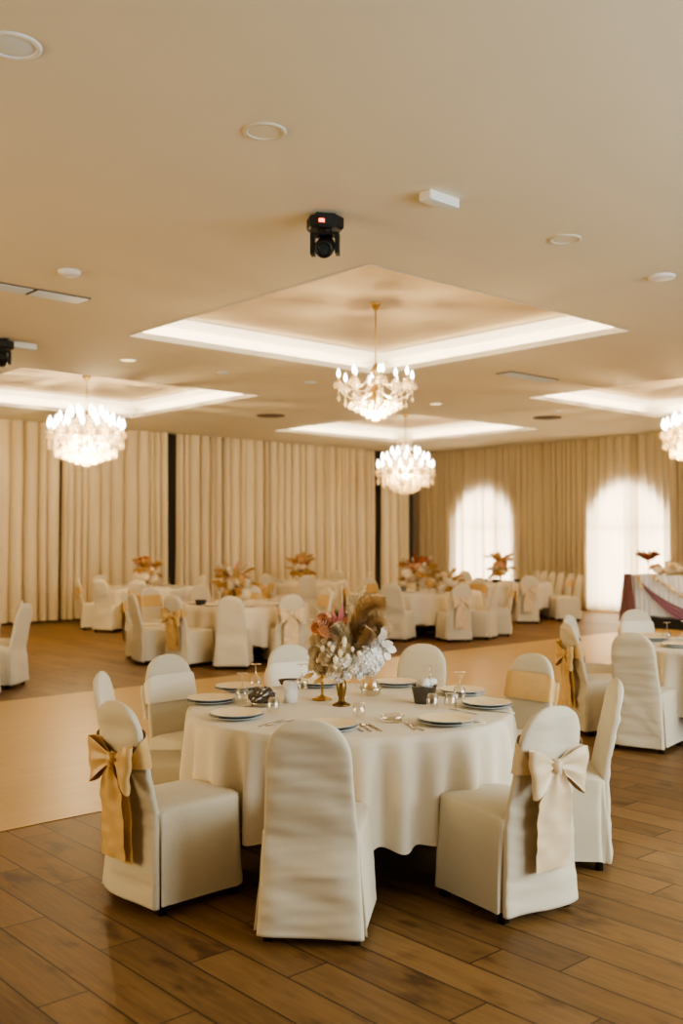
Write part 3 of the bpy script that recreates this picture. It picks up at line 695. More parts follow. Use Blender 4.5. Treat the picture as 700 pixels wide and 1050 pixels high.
def tails(seed, spots, r):
    mb = MB(); rnd = random.Random(seed)
    for px, py, dy in spots:
        c = Vector(Q(px, py, dy)); mb.tube([c - Vector((rnd.uniform(-.02, .02), 0, .06)), c], .0012, 4); mb.ball(c, r*rnd.uniform(.7, 1.2), 8, 6, 1.5, .5, px)
    return mb
for k, (px, py, dy) in enumerate([(341, 664, -.09), (349, 668, -.10), (344, 675, -.10), (356, 672, -.11), (361, 664, -.11), (338, 660, -.07), (331, 664, -.06), (326, 677, -.04), (353, 656, -.10), (368, 668, -.12)]):
    bp('bunny_tail_grass', tails(k, [(px, py, dy)], .013), M['paleplume'])
for k, (px, py, dy) in enumerate([(362, 684, -.10), (368, 690, -.08), (356, 690, -.09), (382, 687, -.06), (388, 678, -.07), (340, 690, -.08), (347, 694, -.06)]):
    bp('small_blossom', floret_ball(.022, 26, k+50, .012), M['hyd'] if k % 3 else M['orchid'], Q(px, py, dy))
# the big brown plume, arching to the right
bp('pampas_plume', plume_mesh(arc(Q(362, 668), Q(364, 616), Q(391, 617), 12), .135, 1900, 5, .0022, .85, .35), M['pamp'], lab='large brown arching pampas plume')
bp('pampas_plume', plume_mesh(arc(Q(366, 668, .02), Q(376, 628, .02), Q(395, 642, .02), 12), .12, 1600, 6, .0022, .8, .5), M['pamp'], lab='brown pampas plume drooping right')
bp('pampas_plume', plume_mesh(arc(Q(362, 674, -.05), Q(370, 656, -.06), Q(377, 646, -.06), 8), .10, 1500, 7, .0024, 1.1, .2), M['pamp'], lab='dense brown pampas tuft in the middle')
bp('pampas_plume', plume_mesh(arc(Q(356, 668, -.03), Q(352, 650, -.07), Q(345, 641, -.07), 8), .09, 1100, 8, .0024, 1.0, .2), M['paleplume'], lab='pale tan pampas tuft')
bp('pampas_plume', plume_mesh(arc(Q(356, 660, .03), Q(362, 630, .05), Q(374, 603, .05), 10), .05, 350, 9, .0026, .6, .1), M['paleplume'], lab='pale upright plume behind the brown one')
bp('pampas_plume', plume_mesh(arc(Q(346, 672, .03), Q(330, 640, .05), Q(319, 660, .05), 10), .075, 700, 10, .003, .9, .4), M['paleplume'], lab='pale cream plume drooping left')
bp('pampas_plume', plume_mesh(arc(Q(338, 676, .02), Q(324, 656, .04), Q(318, 686, .0), 10), .06, 500, 11, .003, .9, .4), M['paleplume'], lab='pale cream plume hanging lowest at left')
bp('twig_spray', MB().tube(arc(Q(345, 655), Q(335, 635), Q(322, 622)), .0012, 4).tube(arc(Q(345, 655), Q(330, 632), Q(318, 632)), .0012, 4).tube(arc(Q(350, 650), Q(352, 620), Q(350, 600)), .0012, 4).tube(arc(Q(352, 650), Q(362, 615), Q(368, 602)), .0012, 4), M['paleplume'])
for k, (px, py, a, b2) in enumerate([(388, 656, 1.3, .8), (392, 652, .8, .4), (391, 661, 1.5, 1.4), (396, 664, 1.3, 1.9), (393, 670, 1.2, 2.1)]):
    bp('orchid_petal', leaf_mesh(.062, .022, .3), M['orchid'], Q(px, py, -.04), (a, b2, .2*k))
for k, (px, py, a) in enumerate([(322, 690, -2.2), (330, 694, -2.6)]): bp('dry_leaf', leaf_mesh(.07, .016, .4), M['amber'], Q(px, py, -.02), (.4, a, .5))
bp('bud_spray', MB().ball(Q(349, 690, -.08), .008).ball(Q(341, 694, -.06), .007).ball(Q(358, 684, -.08), .008).ball(Q(372, 690, -.09), .006).ball(Q(347, 681, -.085), .009), M['brown'])

# background bouquets: shared blossoms, each bouquet arranged on its own
shared('blossom', lambda: rose_mesh(.055, 3), M['cream']); shared('blossom_w', lambda: floret_ball(.07, 60, 4, .02), M['cream'])
shared('plume_a', lambda: plume_mesh(arc((0,0,0), (.02,0,.16), (.10,0,.22), 6), .07, 160, 2, .006, .8, .3), M['amber']); shared('plume_b', lambda: plume_mesh(arc((0,0,0), (0,0,.16), (.05,0,.24), 6), .07, 160, 3, .006, .8, .3), M['paleplume'])
shared('plume_r', lambda: plume_mesh(arc((0,0,0), (.02,0,.12), (.06,0,.16), 6), .06, 160, 4, .007, .9, .3), M['rust']); shared('leafa', lambda: leaf_mesh(.16, .03, .5), M['amber']); shared('leafr', lambda: leaf_mesh(.16, .035, .4), M['rust']); shared('leafp', lambda: leaf_mesh(.15, .035, .2), M['peach'])
shared('leafg', lambda: leaf_mesh(.15, .03, .6), M['green'])
shared('blossom_a', lambda: rose_mesh(.06, 16), M['amber']); shared('blossom_p', lambda: rose_mesh(.055, 6), M['peach']); shared('blossom_r', lambda: rose_mesh(.06, 7), M['rust'])
shared('vase_s', lambda: MB().lathe([(0,0),(.05,0),(.05,.006),(.02,.02),(.016,.05),(.026,.10),(.020,.13),(.022,.135),(0,.13)], 14), M['bronze'])
def bouquet(r, d, z, seed, label, recipe, spread=.16, up=.12, sc=1.0, vaselab=None, vh=.135):
    rnd = random.Random(seed); x, y = W(r, d); rz = heading(0, 1)
    if vaselab:
        o = bpy.data.objects.new('bud_vase', mesh_cache['vase_s']); C.objects.link(o); o.location = (x, y, z); tag(o, vaselab, 'vase', 'small gold vases on the far tables')
    b = thing('flower_arrangement', label, 'flowers', (x, y, z + (vh-.004 if vaselab else 0)), rz, 'dried flower arrangements on the far tables')
    MB().tube([(0,0,-.03),(0,0,.05*sc),(.01,0,.1*sc)], .012, 6).build('stem_bundle', M['stem'], b)
    for key, nm, n, zlo, zhi, tilt in recipe + [('blossom_a', 'protea_bloom', 6, .0, .2, 0), ('plume_a', 'pampas_plume', 5, 0, .12, 1.3)]:
        for k in range(n):
            a = TAU*(k + rnd.uniform(-.3, .3))/n + seed; q = spread*rnd.uniform(.35, 1.0)
            if key.startswith(('plume', 'leaf')):
                part(None, nm, mesh_cache[key], b, (q*.4*cos(a), q*.4*sin(a), rnd.uniform(zlo, zhi)*sc), (rnd.uniform(-.2, .3), tilt*rnd.uniform(.5, 1.1), a) if key[0] == 'p' else (rnd.uniform(.1, 1.25), rnd.uniform(-.3, .3), a - PI/2), sc)
            else:
                part(None, nm, mesh_cache[key], b, (q*cos(a), q*sin(a), rnd.uniform(zlo, zhi)*sc), (rnd.uniform(-.9, .9), rnd.uniform(-.9, .9), a), sc*rnd.uniform(.85, 1.15))
    return b
warm = [('blossom', 'rose', 9, .02, .22, 0), ('blossom_w', 'hydrangea_head', 5, 0, .16, 0), ('blossom_p', 'protea_bloom', 4, .16, .28, 0), ('plume_a', 'pampas_plume', 6, .08, .2, .9), ('plume_b', 'pampas_plume', 4, .1, .22, .6), ('leafa', 'palm_leaf', 7, .03, .22, 0)]
bouquet(-1.55, 14.35, TZ, 3, 'dried bouquet with peach bloom and amber leaves on the left middle table', warm + [('leafp', 'anthurium_petal', 2, .26, .32, 0), ('leafg', 'dry_leaf', 3, .1, .2, 0)], .2, sc=1.2, vaselab='small gold vase under the bouquet on the left middle table')
bouquet(1.36, 17.75, TZ, 5, 'large bouquet with a red bloom and cream roses on the centre right table', warm + [('blossom_r', 'dark_red_bloom', 4, .24, .34, 0), ('leafr', 'palm_leaf', 4, .2, .3, 0)], .24, sc=1.3, vaselab='small gold vase under the bouquet on the centre right table')
bouquet(1.88, 17.72, TZ, 6, 'low cream rose posy right of the big bouquet on the centre right table', [('blossom', 'rose', 12, .02, .26, 0), ('blossom_w', 'hydrangea_head', 6, .0, .2, 0), ('plume_a', 'pampas_plume', 4, .1, .2, .7)], .17, sc=1.15)
bouquet(-3.75, 19.2, TZ, 8, 'bouquet with rust leaves over white blossoms on the far left table', [('blossom_w', 'hydrangea_head', 8, .02, .16, 0), ('blossom', 'rose', 5, .05, .2, 0), ('leafr', 'palm_leaf', 5, .08, .24, 0), ('leafa', 'palm_leaf', 4, .08, .22, 0), ('plume_a', 'pampas_plume', 7, .16, .24, .9), ('blossom_p', 'protea_bloom', 4, .18, .28, 0), ('blossom_r', 'dark_red_bloom', 2, .26, .32, 0)], .17, sc=1.25, vaselab='small gold vase under the bouquet on the far left table')
bouquet(-.90, 21.9, TZ, 9, 'bouquet of amber and peach blooms on the far middle table', [('blossom', 'rose', 8, .03, .2, 0), ('blossom_p', 'protea_bloom', 6, .16, .32, 0), ('plume_a', 'pampas_plume', 8, .12, .25, .9), ('leafa', 'palm_leaf', 7, .05, .24, 0)], .19, sc=1.3, vaselab='small gold vase under the bouquet on the far middle table')
bouquet(3.42, 21.45, TZ, 10, 'fan-shaped bouquet of orange leaves before the first arched window', [('blossom_p', 'protea_bloom', 6, .10, .25, 0), ('leafa', 'palm_leaf', 9, .06, .24, 0), ('leafr', 'palm_leaf', 4, .12, .26, 0), ('plume_a', 'pampas_plume', 7, .16, .26, .8), ('blossom', 'rose', 6, .03, .14, 0)], .15, sc=1.3, vaselab='small gold vase under the fan-shaped bouquet')

# far tables: plates, glasses
def ware(nm, r, d, plates, glasses, skip=()):
    ps = [(r + .70*sin(a), d - .70*cos(a)) for a in [TAU*k/plates + .2 for k in range(plates)]]
    near = sorted([p for p in ps if p[1] < d]); far = sorted([p for p in ps if p[1] >= d])
    for row, side in ((near, 'near'), (far, 'far')):
        for k, (a, b) in enumerate(row):
            put('dinner_plate', sml, a, b, TZ, '%s cream plate from the left along the %s side of the %s table' % (ORD[k], side, nm), 'plate', 'plates on the %s table' % nm)
    gs = sorted([(r + .45*sin(a), d - .45*cos(a)) for a in [TAU*k/glasses + .5 for k in range(glasses)]])
    for k, (a, b) in enumerate(gs):
        put('wine_glass', GB, a, b, TZ, '%s upside-down glass from the left on the %s table' % (ORD[k], nm), 'glass', 'glasses on the %s table' % nm)
for i, (pl, gl) in {2: (8, 6), 3: (8, 6), 4: (7, 4), 5: (6, 4), 6: (6, 4)}.items(): ware(TP[i][0], TP[i][1], TP[i][2], pl, gl)
DK = shared('dark_pot', lambda: MB().lathe([(0,0),(.06,0),(.085,.07),(.082,.072),(.055,.01),(0,.01)], 16), M['dark'])
for r, d, lab in [(-1.98, 14.05, 'dark bowl left of the flowers on the left middle table'), (3.05, 21.3, 'dark bowl farthest left on the far right table'), (3.25, 21.05, 'dark bowl in front of the fan-shaped bouquet'), (3.72, 21.1, 'dark bowl right of the fan-shaped bouquet')]:
    put('dark_bowl', DK, r, d, TZ, lab, 'bowl', 'dark bowls on the far tables')
put('napkin_bucket', shared('pot2', lambda: MB().lathe([(0,0),(.05,0),(.07,.10),(.066,.10),(.045,.01),(0,.01)], 16), M['bucket']), 1.08, 17.45, TZ, 'dark metal bucket left of the big bouquet on the centre right table', 'bucket')

# ================================================================== HEAD TABLE on its low stage
stg = struct(MB().box(16.98, 19.2, 6.2, 10.72, 0, .2).build('stage_platform', M['stage'], smooth=False))
HX, HY0, HY1, HZ = 17.12, 6.6, 10.62, 1.0
t = thing('head_table', 'long head table on the black stage at the right edge', 'table', (HX+.37, (HY0+HY1)/2, .2))
l2 = (HY1-HY0)/2 - .02
MB().box(-.35, .35, -l2, l2, .755, .785).build('tabletop', M['brown'], t, smooth=False)
for sx in (-1, 1):
    for sy in (-1, 0, 1): MB().box(sx*.3-.025, sx*.3+.025, sy*(l2-.1)-.025, sy*(l2-.1)+.025, 0.001, .755).build('leg', M['leg'], t, smooth=False)
def head_cloth():
    mb = MB(); n = 260; rows = []
    path = [(HX, HY0 + (HY1-HY0)*i/n, (-1, 0)) for i in range(n+1)] + [(HX + .74*i/50, HY1, (0, 1)) for i in range(1, 51)]
    top = []
    for z, k in ((HZ, 0), (HZ-.01, .3), (HZ-.1, 1), (HZ-.4, 1), (.225, 1)):
        rows.append([(x + nx*.016*k*sin(i*.95), y + ny*.016*k*sin(i*.95), z) for i, (x, y, (nx, ny)) in enumerate(path)])
    mb.loft(rows, closed=False)
    mb.add([(HX, HY0, HZ), (HX+.74, HY0, HZ), (HX+.74, HY1, HZ), (HX, HY1, HZ)], [(0,1,2,3)])
    return mb
tag(head_cloth().build('tablecloth', M['skirtw']), 'pleated cool white skirt covering the head table', 'tablecloth')
t = thing('swag_drape', 'mauve satin swag hanging from the corner of the head table', 'drape', (HX, HY1, HZ))
def swag():
    mb = MB(); rows = []; n = 50; m = 12
    for i in range(n+1):
        u = i/n; yy = -.12 - 3.2*u; sag = .74*(1-(2*u-1)**2); hw = .05 + .11*(1-(2*u-1)**2)
        rows.append([(-.045 - .022*sin(k*1.6 + u*5) - .03*(1-(2*u-1)**2), yy + (k/m-.5)*.06*(2*u-1), -.015 - sag*(.9 + .22*k/m) - hw*(k/m)) for k in range(m+1)])
    return mb.loft(rows, closed=False)
swag().build('swag', M['purple'], t)
def cornerdrop():
    mb = MB(); rows = []; m = 18
    for i in range(19):
        u = i/18; z = .012 - .92*u; w = .14 + .16*u
        rows.append([(-.050 - .025*sin(k*1.9 + u*2) - .05*u, .055 + w*.5 - 1.2*w*k/m, z) for k in range(m+1)])
    return mb.loft(rows, closed=False)
o = cornerdrop().build('corner_fall', M['plumcloth'], t); o['label'] = 'plum brown fall at the corner'
g = thing('flower_garland', 'long garland of cream and peach roses along the head table top', 'flowers', (HX+.16, 9.0, HZ+.002))
rnd = random.Random(12)
for k in range(64):
    yy = 1.22 - 3.0*k/64; key = rnd.choice(['blossom', 'blossom', 'blossom_w', 'blossom_p'])
    part(None, {'blossom': 'rose', 'blossom_w': 'hydrangea_head', 'blossom_p': 'protea_bloom'}[key], mesh_cache[key], g, (rnd.uniform(-.12, .14), yy, .05 + rnd.uniform(0, .18)), (rnd.uniform(-.9, .9), rnd.uniform(-.9, .2), rnd.uniform(0, 6)), rnd.uniform(1.05, 1.5))
for k in range(7): part(None, 'rose', mesh_cache['blossom'], g, (-.22, 1.1 - .12*k*.8, -.05 - .055*k + .02), (0, -1.2, k), .75)
for k in range(4): part(None, 'rose', mesh_cache['blossom'], g, (-.23, 1.42 - .02*k, -.06*k - .05), (0, -1.2, k), .75)
MB().box(-.03, .05, -1.75, 1.15, .0, .02).build('moss_bed', M['stem'], g, smooth=False)
o = MB().lathe([(0,0),(.06,0),(.06,.008),(.012,.03),(.009,.2),(.02,.23),(.03,.27),(.026,.27),(0,.22)], 18).build('tall_vase', M['glass']); o.location = (HX+.28, 10.42, HZ+.001); tag(o, 'slim clear vase at the left end of the head table', 'vase')
b = thing('flower_arrangement', 'dark rust dried bouquet in the slim vase on the head table', 'flowers', (HX+.28, 10.42, HZ+.24), heading(0, 1))
MB().tube([(0,0,-.06),(0,0,.03),(.01,0,.08)], .008, 6).build('stem_bundle', M['stem'], b)
for k in range(9): part(None, 'palm_leaf', mesh_cache['leafr'], b, (0, 0, .04+.01*(k % 3)), (.1+.12*(k % 4), 0, TAU*k/9), 1.5)
for k in range(6): part(None, 'pampas_plume', mesh_cache['plume_r'], b, (0, 0, .03), (0, .7, TAU*k/6), 1.5)
for k in range(3): part(None, 'pampas_plume', mesh_cache['plume_b'], b, (0, 0, .05), (0, .75, TAU*k/3+.4), 1.1)

# ================================================================== CHANDELIERS
def drop_mesh(n=6):
    return [(.0005, .012), (.005, .008), (.012, -.010), (.0135, -.022), (.008, -.036), (.0005, -.042)]
def drop(mb, c, s=1.0):
    mb.lathe([(r*s, z*s) for r, z in drop_mesh()], 6, c)
def strand(mb, x, z, n, s=1.0):
    mb.tube([(x, 0, z+.03), (x, 0, z-.024*n*s)], .0015, 4)
    for k in range(n): mb.ball((x, 0, z - .024*k*s), .0085*s, 6, 4)
    drop(mb, (x, 0, z - .024*n*s - .004), s)
def arm_mesh(R, rise, dz):
    pts = arc((.03, 0, dz), (.12*R/.43 + .1, 0, dz-.16), (R*.75, 0, dz-.08), 8) + arc((R*.75, 0, dz-.08), (R, 0, dz-.04), (R, 0, dz+rise), 6)[1:]
    mb = MB().tube(pts, .010, 7); mb.lathe([(.006, 0), (.028, .004), (.042, .018), (.044, .02), (.022, .012), (.0, .01)], 14, (R, 0, dz+rise)); return mb
def chandelier(loc, z_top, zb, tiers, label, s_crys, bulb, key, stem_z, strands_in=12, bw=1.0):
    """tiers: (count, radius, height of the cup, phase); zb: lowest point; all z measured from the coffer ceiling"""
    t = thing('chandelier', label, 'chandelier', (loc[0], loc[1], z_top), .2, 'crystal chandeliers')
    MB().lathe([(0, 0), (.075, -.002), (.078, -.012), (.05, -.04), (.03, -.075), (.012, -.085), (0, -.085)], 24).build('canopy', M['brass'], t)
    MB().tube([(0, 0, -.08), (0, 0, stem_z)], .008, 8).build('stem', M['brass'], t)
    h = stem_z - zb
    MB().lathe([(.008, stem_z+.03), (.03, stem_z), (.055, stem_z-.06), (.025, stem_z-.12), (.02, stem_z-.2), (.06, stem_z-.27), (.085, stem_z-.33), (.05, stem_z-.42), (.02, stem_z-.46), (.035, stem_z-.50), (0, stem_z-.55)], 20).build('column', M['brass'], t)
    for ti, (n, R, zc, ph) in enumerate(tiers):
        am = shared('arm_%s_%d' % (key, ti), lambda: arm_mesh(R, .075, zc-.075), M['crystal'])
        cm = shared('candle_%s_%d' % (key, ti), lambda: MB().lathe([(.012, 0), (.012, .055), (0, .056)], 10, (R, 0, zc+.01)), M['candle'])
        bm = shared('bulb_%s_%d' % (key, ti), lambda: MB().lathe([(.006*bulb, 0), (.017*bulb, .02*bulb), (.020*bulb, .042*bulb), (.014*bulb, .07*bulb), (.005*bulb, .092*bulb), (0, .1*bulb)], 10, (R, 0, zc+.062)), M['bulb'])
        def hang():
            mb = MB()
            for k in range(7):
                a = TAU*k/7; mb.tube([(R, 0, zc-.006), (R + .042*cos(a), .042*sin(a), zc-.004)], .0015, 4); drop(mb, (R + .042*cos(a), .042*sin(a), zc - .012), s_crys)
            strand(mb, R, zc-.09, 2, s_crys); strand(mb, R*.82, zc-.155, 2, s_crys); strand(mb, R*.6, zc-.175, 1, s_crys)
            return mb
        hm = shared('hang_%s_%d' % (key, ti), hang, M['crystal'])
        for k in range(n):
            a = TAU*(k+ph)/n; p = part(None, 'arm', am, t, rot=(0, 0, a))
            part(None, 'candle', cm, p); part(None, 'bulb', bm, p); part(None, 'crystal_pendant', hm, p)
    # festoons from the crown and the crystal basket below the column
    def basket():
        mb = MB(); rnd = random.Random(3)
        mb.lathe([(.30*bw, zb+.235), (.302*bw, zb+.235)], 24); mb.tube([(0,0,zb+.3),(0,0,zb+.03)], .004, 6)
        for ring in range(5):
            q = [.30, .23, .16, .10, .03][ring]*bw; z = zb + .22 - .034*ring
            for a in (0, PI/2, PI, PI*1.5): mb.tube([(q*cos(a), q*sin(a), z+.01), (0, 0, z+.03)], .0015, 4)
            for k in range(int(8 + q*60)):
                a = TAU*k/int(8 + q*60) + ring*.2; drop(mb, (q*cos(a), q*sin(a), z), s_crys)
        return mb
    part(None, 'crystal_basket', shared('basket_'+key, basket, M['crystal']), t)
    Rm = max(x[1] for x in tiers); zc = tiers[0][2]
    def fest():
        mb = MB(); pts = arc((.05, 0, stem_z-.06), (Rm*.35, 0, stem_z-.34), (Rm*.93, 0, zc-.02), 14)
        mb.tube(pts, .0015, 4)
        for p in pts: mb.ball(tuple(p), .0085*s_crys, 6, 4)
        return mb
    fm = shared('fest_'+key, fest, M['crystal'])
    for k in range(strands_in): part(None, 'crystal_strand', fm, t, rot=(0, 0, TAU*(k+.5)/strands_in))
    return t
ZCC = ZC + .345
chandelier(cof[0], ZCC, -1.39, [(8, .43, -.93, 0), (4, .235, -.90, .5)], 'airy crystal chandelier with upright candle bulbs in the nearest coffer', 1.35, 1.1, 'a', -.72, 8)
def bushy(c, label): return chandelier(c, ZCC, -1.50, [(16, .60, -.94, 0), (12, .44, -.84, .3), (8, .27, -.74, .5)], label, 2.2, 1.9, 'b', -.60, 16, 1.6)
bushy(cof[1], 'bushy crystal chandelier hanging before the left wall curtains')
ch3 = chandelier((cof[3][0], cof[3][1]), ZCC, -1.74, [(16, .60, -1.24, 0), (14, .50, -1.08, .3), (9, .30, -.95, .5)], 'dense crystal chandelier hanging below the nearest one, before the room corner', 2.4, 1.8, 'c', -.72, 16)
MB().lathe([(.10, -.52), (.16, -.56), (.17, -.62), (.10, -.68), (.19, -.78), (.05, -.80)], 16).build('crown', M['crystal'], ch3)
def extra():
    mb = MB(); rnd = random.Random(6)
    for k in range(150):
        z = rnd.random(); q = .55*(1-z)**.45*rnd.uniform(.75, 1); a = rnd.uniform(0, TAU); drop(mb, (q*cos(a), q*sin(a), -1.34 - .33*z), 2.2)
    return mb
extra().build('crystal_skirt', M['crystal'], ch3)
bushy(cof[2], 'crystal chandelier half cut off by the right edge of the picture')

# ================================================================== CEILING FIXTURES
def cfix(name, x, y, label, cat, mbm, rz=0, group=None):
    t = thing(name, label, cat, (x, y, ZC), rz, group)
    for nm, mb, m in mbm: mb.build(nm, M[m], t)
    return t
disc = lambda R, th: MB().lathe([(0, -th), (R*.86, -th), (R*.97, -th*.7), (R, .002), (0, .002)], 36)
ring = lambda R: MB().lathe([(R*.80, -.002), (R*.80, -.010), (R*.90, -.013), (R, -.008), (R, .002)], 40)
lens = lambda R: MB().lathe([(0, -.004), (R*.8, -.004)], 36)
cfix('ceiling_speaker', 1.98, 4.55, 'large round white fixture at the upper left corner of the ceiling', 'light', [('trim_ring', ring(.135), 'white'), ('grille', MB().lathe([(0, -.012), (.07, -.010), (.108, -.004)], 36), 'grille')])
for x, y, lab in [(3.49, 4.54, 'flush round ceiling downlight above and left of the black spotlight'), (6.52, 4.61, 'flush round ceiling downlight right of the emergency light')]:
    cfix('downlight', x, y, lab, 'light', [('trim_ring', ring(.125), 'ring'), ('lens', lens(.125), 'ceiling')], group='flush ceiling downlights')
cfix('downlight', 8.10, 4.69, 'round white fixture on the ceiling at the right edge', 'light', [('trim_ring', disc(.12, .025), 'white')])
cfix('smoke_detector', 4.06, 8.10, 'round white smoke detector at left above the vent strip', 'detector', [('housing', MB().lathe([(0, -.05), (.05, -.05), (.075, -.04), (.10, -.018), (.10, .002), (0, .002)], 32), 'white')])
for x, y, lab in [(6.68, 11.63, 'small warm recessed light between the two left coffers'), (12.88, 11.83, 'small warm recessed light right of the nearest chandelier')]:
    cfix('recessed_light', x, y, lab, 'light', [('trim_ring', ring(.12), 'white'), ('lens', lens(.12), 'warmlens')], group='small warm recessed lights')
for x, y, lab in [(8.20, 11.62, 'tiny flush sensor left of the nearest chandelier'), (9.69, 11.47, 'tiny flush sensor just left above the chandelier candles'), (15.3, 11.0, 'tiny pale sensor right of the dark right diffuser')]:
    cfix('ceiling_sensor', x, y, lab, 'sensor', [('housing', disc(.09, .018), 'grille')], group='tiny ceiling sensors')
def emerg(x, y, lab):
    t = thing('emergency_light', lab, 'light', (x, y, ZC), 0, 'emergency lights on the ceiling')
    o = bevel(MB().box(-.15, .15, -.055, .055, -.065, .002).build('housing', M['white'], t, smooth=False), .012)
    MB().box(-.135, .135, -.058, -.0, -.07, -.045).build('diffuser', M['grille'], t, smooth=False)
    return t
e = emerg(5.05, 4.60, 'white box emergency light right of the black spotlight')
emerg(5.17, 11.49, 'thin white emergency light at the left edge beside the cut-off spotlight')
for k, (x, y) in enumerate([(3.28, 9.0), (3.83, 9.0), (4.40, 9.0)]):
    t = thing('air_vent', ['linear grey air vent panel at the left edge, first of three', 'linear grey air vent panel, middle of the three at left', 'linear grey air vent panel, right end of the three at left'][k], 'vent', (x, y, ZC), 0, 'air vent strip at left')
    MB().box(-.275, .275, -.13, .13, -.012, .002).build('vent_frame', M['slot'], t, smooth=False)
    mb = MB()
    for i in range(9): mb.box(-.262, .262, -.118+.027*i, -.118+.027*i+.018, -.018, -.012)
    mb.build('slats', M['grille'], t, smooth=False)
t = thing('air_vent', 'grey rectangular air vent between the nearest and right coffers', 'vent', (11.7, 8.93, ZC))
MB().box(-.56, .56, -.14, .14, -.012, .002).build('vent_frame', M['slot'], t, smooth=False)
mb = MB()
for i in range(10): mb.box(-.54, .54, -.125+.026*i, -.125+.026*i+.017, -.018, -.012)
mb.build('slats', M['grille'], t, smooth=False)
for x, y, lab in [(11.75, 15.09, 'dark round air diffuser left of the far coffer'), (15.96, 11.72, 'dark round air diffuser right of the far coffer')]:
    t = thing('round_diffuser', lab, 'vent', (x, y, ZC), 0, 'dark round diffusers')
    MB().lathe([(.12, -.002), (.12, -.02), (.27, -.012), (.28, .002)], 32).build('outer_ring', M['slot'], t); MB().lathe([(0, -.02), (.06, -.022), (.11, -.012)], 32).build('core', M['slot'], t)

def moving_head(x, y, lab, yaw, pan, tilt):
    t = thing('moving_head_spotlight', lab, 'spotlight', (x, y, ZC), yaw, 'black stage spotlights on the ceiling')
    def oct_(w, d, z0, z1, c=.35):
        pts = [(w*c2, d*s2) for c2, s2 in ((1, -c), (1, c), (c, 1), (-c, 1), (-1, c), (-1, -c), (-c, -1), (c, -1))]
        return MB().loft([[(a*.9, b*.9, z0) for a, b in pts], [(a, b, z0+.015) for a, b in pts], [(a, b, z1-.01) for a, b in pts], [(a*.9, b*.9, z1) for a, b in pts]])
    MB().box(-.07, .07, -.03, .03, -.03, .002).build('clamp', M['black'], t, smooth=False)
    b = oct_(.125, .105, -.125, -.03, .55).build('base', M['black'], t, smooth=False)
    MB().box(-.07, -.03, -.108, -.100, -.095, -.07).build('indicator', M['red'], b, smooth=False)
    y_ = MB().lathe([(.05, -.15), (.05, -.125)], 18)
    for s in (-1, 1):
        y_.loft([[(s*(.075+a), b, z) for a, b in ((0,-.045),(.03,-.04),(.03,.04),(0,.045))] for z in (-.15, -.17, -.27, -.30)])
    y_.box(-.10, .10, -.045, .045, -.165, -.145)
    yk = y_.build('yoke', M['black'], t, smooth=False); yk.rotation_euler = (0, 0, pan)
    hd = MB().lathe([(0, -.10), (.045, -.10), (.062, -.085), (.070, -.04), (.072, .05), (.066, .085), (.060, .10), (.050, .10), (.048, .088)], 22); hd.cur = 0
    h = hd.build('head', M['black'], t); h.location = (0, 0, -.24); h.rotation_euler = (tilt, 0, pan)
    MB().lathe([(0, .098), (.03, .094), (.050, .086)], 22).build('lens', M['gloss'], h)
    return t
moving_head(4.72, 5.42, 'black moving-head spotlight with red light under the ceiling', heading(-.25, 1), -.35, R_(118))
moving_head(4.86, 11.40, 'black moving-head spotlight cut off by the left edge', heading(.3, 1), .5, R_(70))

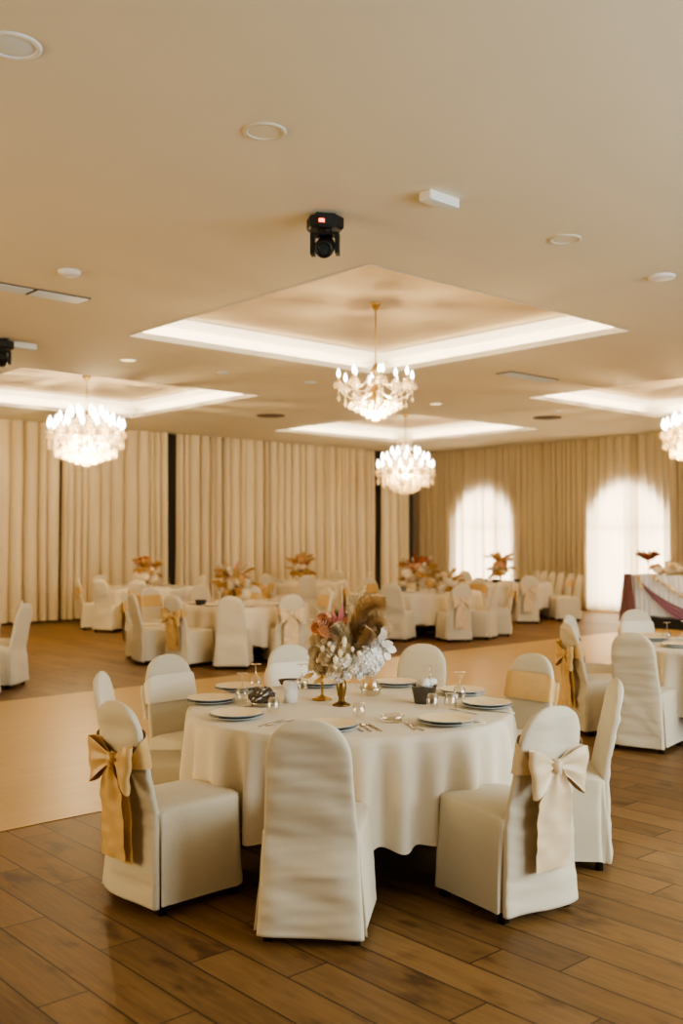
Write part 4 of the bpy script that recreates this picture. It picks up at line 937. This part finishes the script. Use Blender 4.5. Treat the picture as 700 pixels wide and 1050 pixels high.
# ================================================================== LIGHT
def area(name, loc, rot, sx, sy, power, col, spread=None):
    l = bpy.data.lights.new(name, 'AREA'); l.shape = 'RECTANGLE'; l.size = sx; l.size_y = sy; l.energy = power; l.color = col
    if spread: l.spread = spread
    o = bpy.data.objects.new(name, l); C.objects.link(o); o.location = loc; o.rotation_euler = rot; return o
WARM = (1, .76, .48)
for k, (cx, cy, h) in enumerate(cof):
    for s in range(4):
        a = s*PI/2; q = h + .10
        o = area('cove_strip', (cx + q*cos(a), cy + q*sin(a), ZC+.085), (0, 0, 0), 2*h, .05, 11, (1, .85, .58))
        # strip lies on the ledge, shining up and outward onto the moulding
        d = Vector((cos(a)*.75, sin(a)*.75, .66)).normalized()
        o.rotation_euler = d.to_track_quat('-Z', 'X').to_euler()
        tx = o.rotation_euler.to_matrix() @ Vector((1, 0, 0))
        if abs(tx.dot(Vector((cos(a), sin(a), 0)))) > .3 or abs(tx.z) > .3: o.data.size, o.data.size_y = .05, 2*h
for (cx, cy, h), p in zip(cof, (120, 205, 190, 190)):
    l = bpy.data.lights.new('chandelier_glow', 'POINT'); l.energy = p; l.color = (1, .79, .45); l.shadow_soft_size = .06
    o = bpy.data.objects.new('chandelier_glow', l); C.objects.link(o); o.location = (cx, cy, 3.17)
# assumed daylight right of the viewer, then added warm fill from the left
area('window_daylight', (6.6, Y0+.1, 2.2), (R_(90), 0, 0), 7.5, 2.9, 335, (.88, .98, 1.0))  # bare lamp added for assumed daylight; the wall here has no window
area('window_daylight', (X0+.1, 9.5, 1.9), (R_(90), 0, R_(-90)), 9, 2.6, 260, (1, .80, .48))  # warm fill added to brighten the left part of the room
wd = bpy.data.worlds.new('room'); bpy.context.scene.world = wd; wd.use_nodes = True
wd.node_tree.nodes['Background'].inputs[0].default_value = (1, .93, .82, 1); wd.node_tree.nodes['Background'].inputs[1].default_value = .3

# ================================================================== CAMERA
cam = bpy.data.cameras.new('camera'); co = bpy.data.objects.new('camera', cam); C.objects.link(co)
cam.sensor_fit = 'VERTICAL'; cam.sensor_height = 36; cam.lens = 36*1021/1050
co.location = (0, 0, 1.7); co.rotation_euler = (R_(90) + math.atan(27/1021), 0, A0 - PI/2)
cam.dof.use_dof = True; cam.dof.focus_distance = 5.25; cam.dof.aperture_fstop = 1.8
cam.clip_end = 200
sc = bpy.context.scene; sc.camera = co
sc.view_settings.view_transform = 'AgX'; sc.view_settings.look = 'AgX - Medium High Contrast'; sc.view_settings.exposure = 0.78
sc.cycles.use_denoising = True; sc.cycles.max_bounces = 8; sc.cycles.transparent_max_bounces = 16; sc.cycles.sample_clamp_indirect = 6
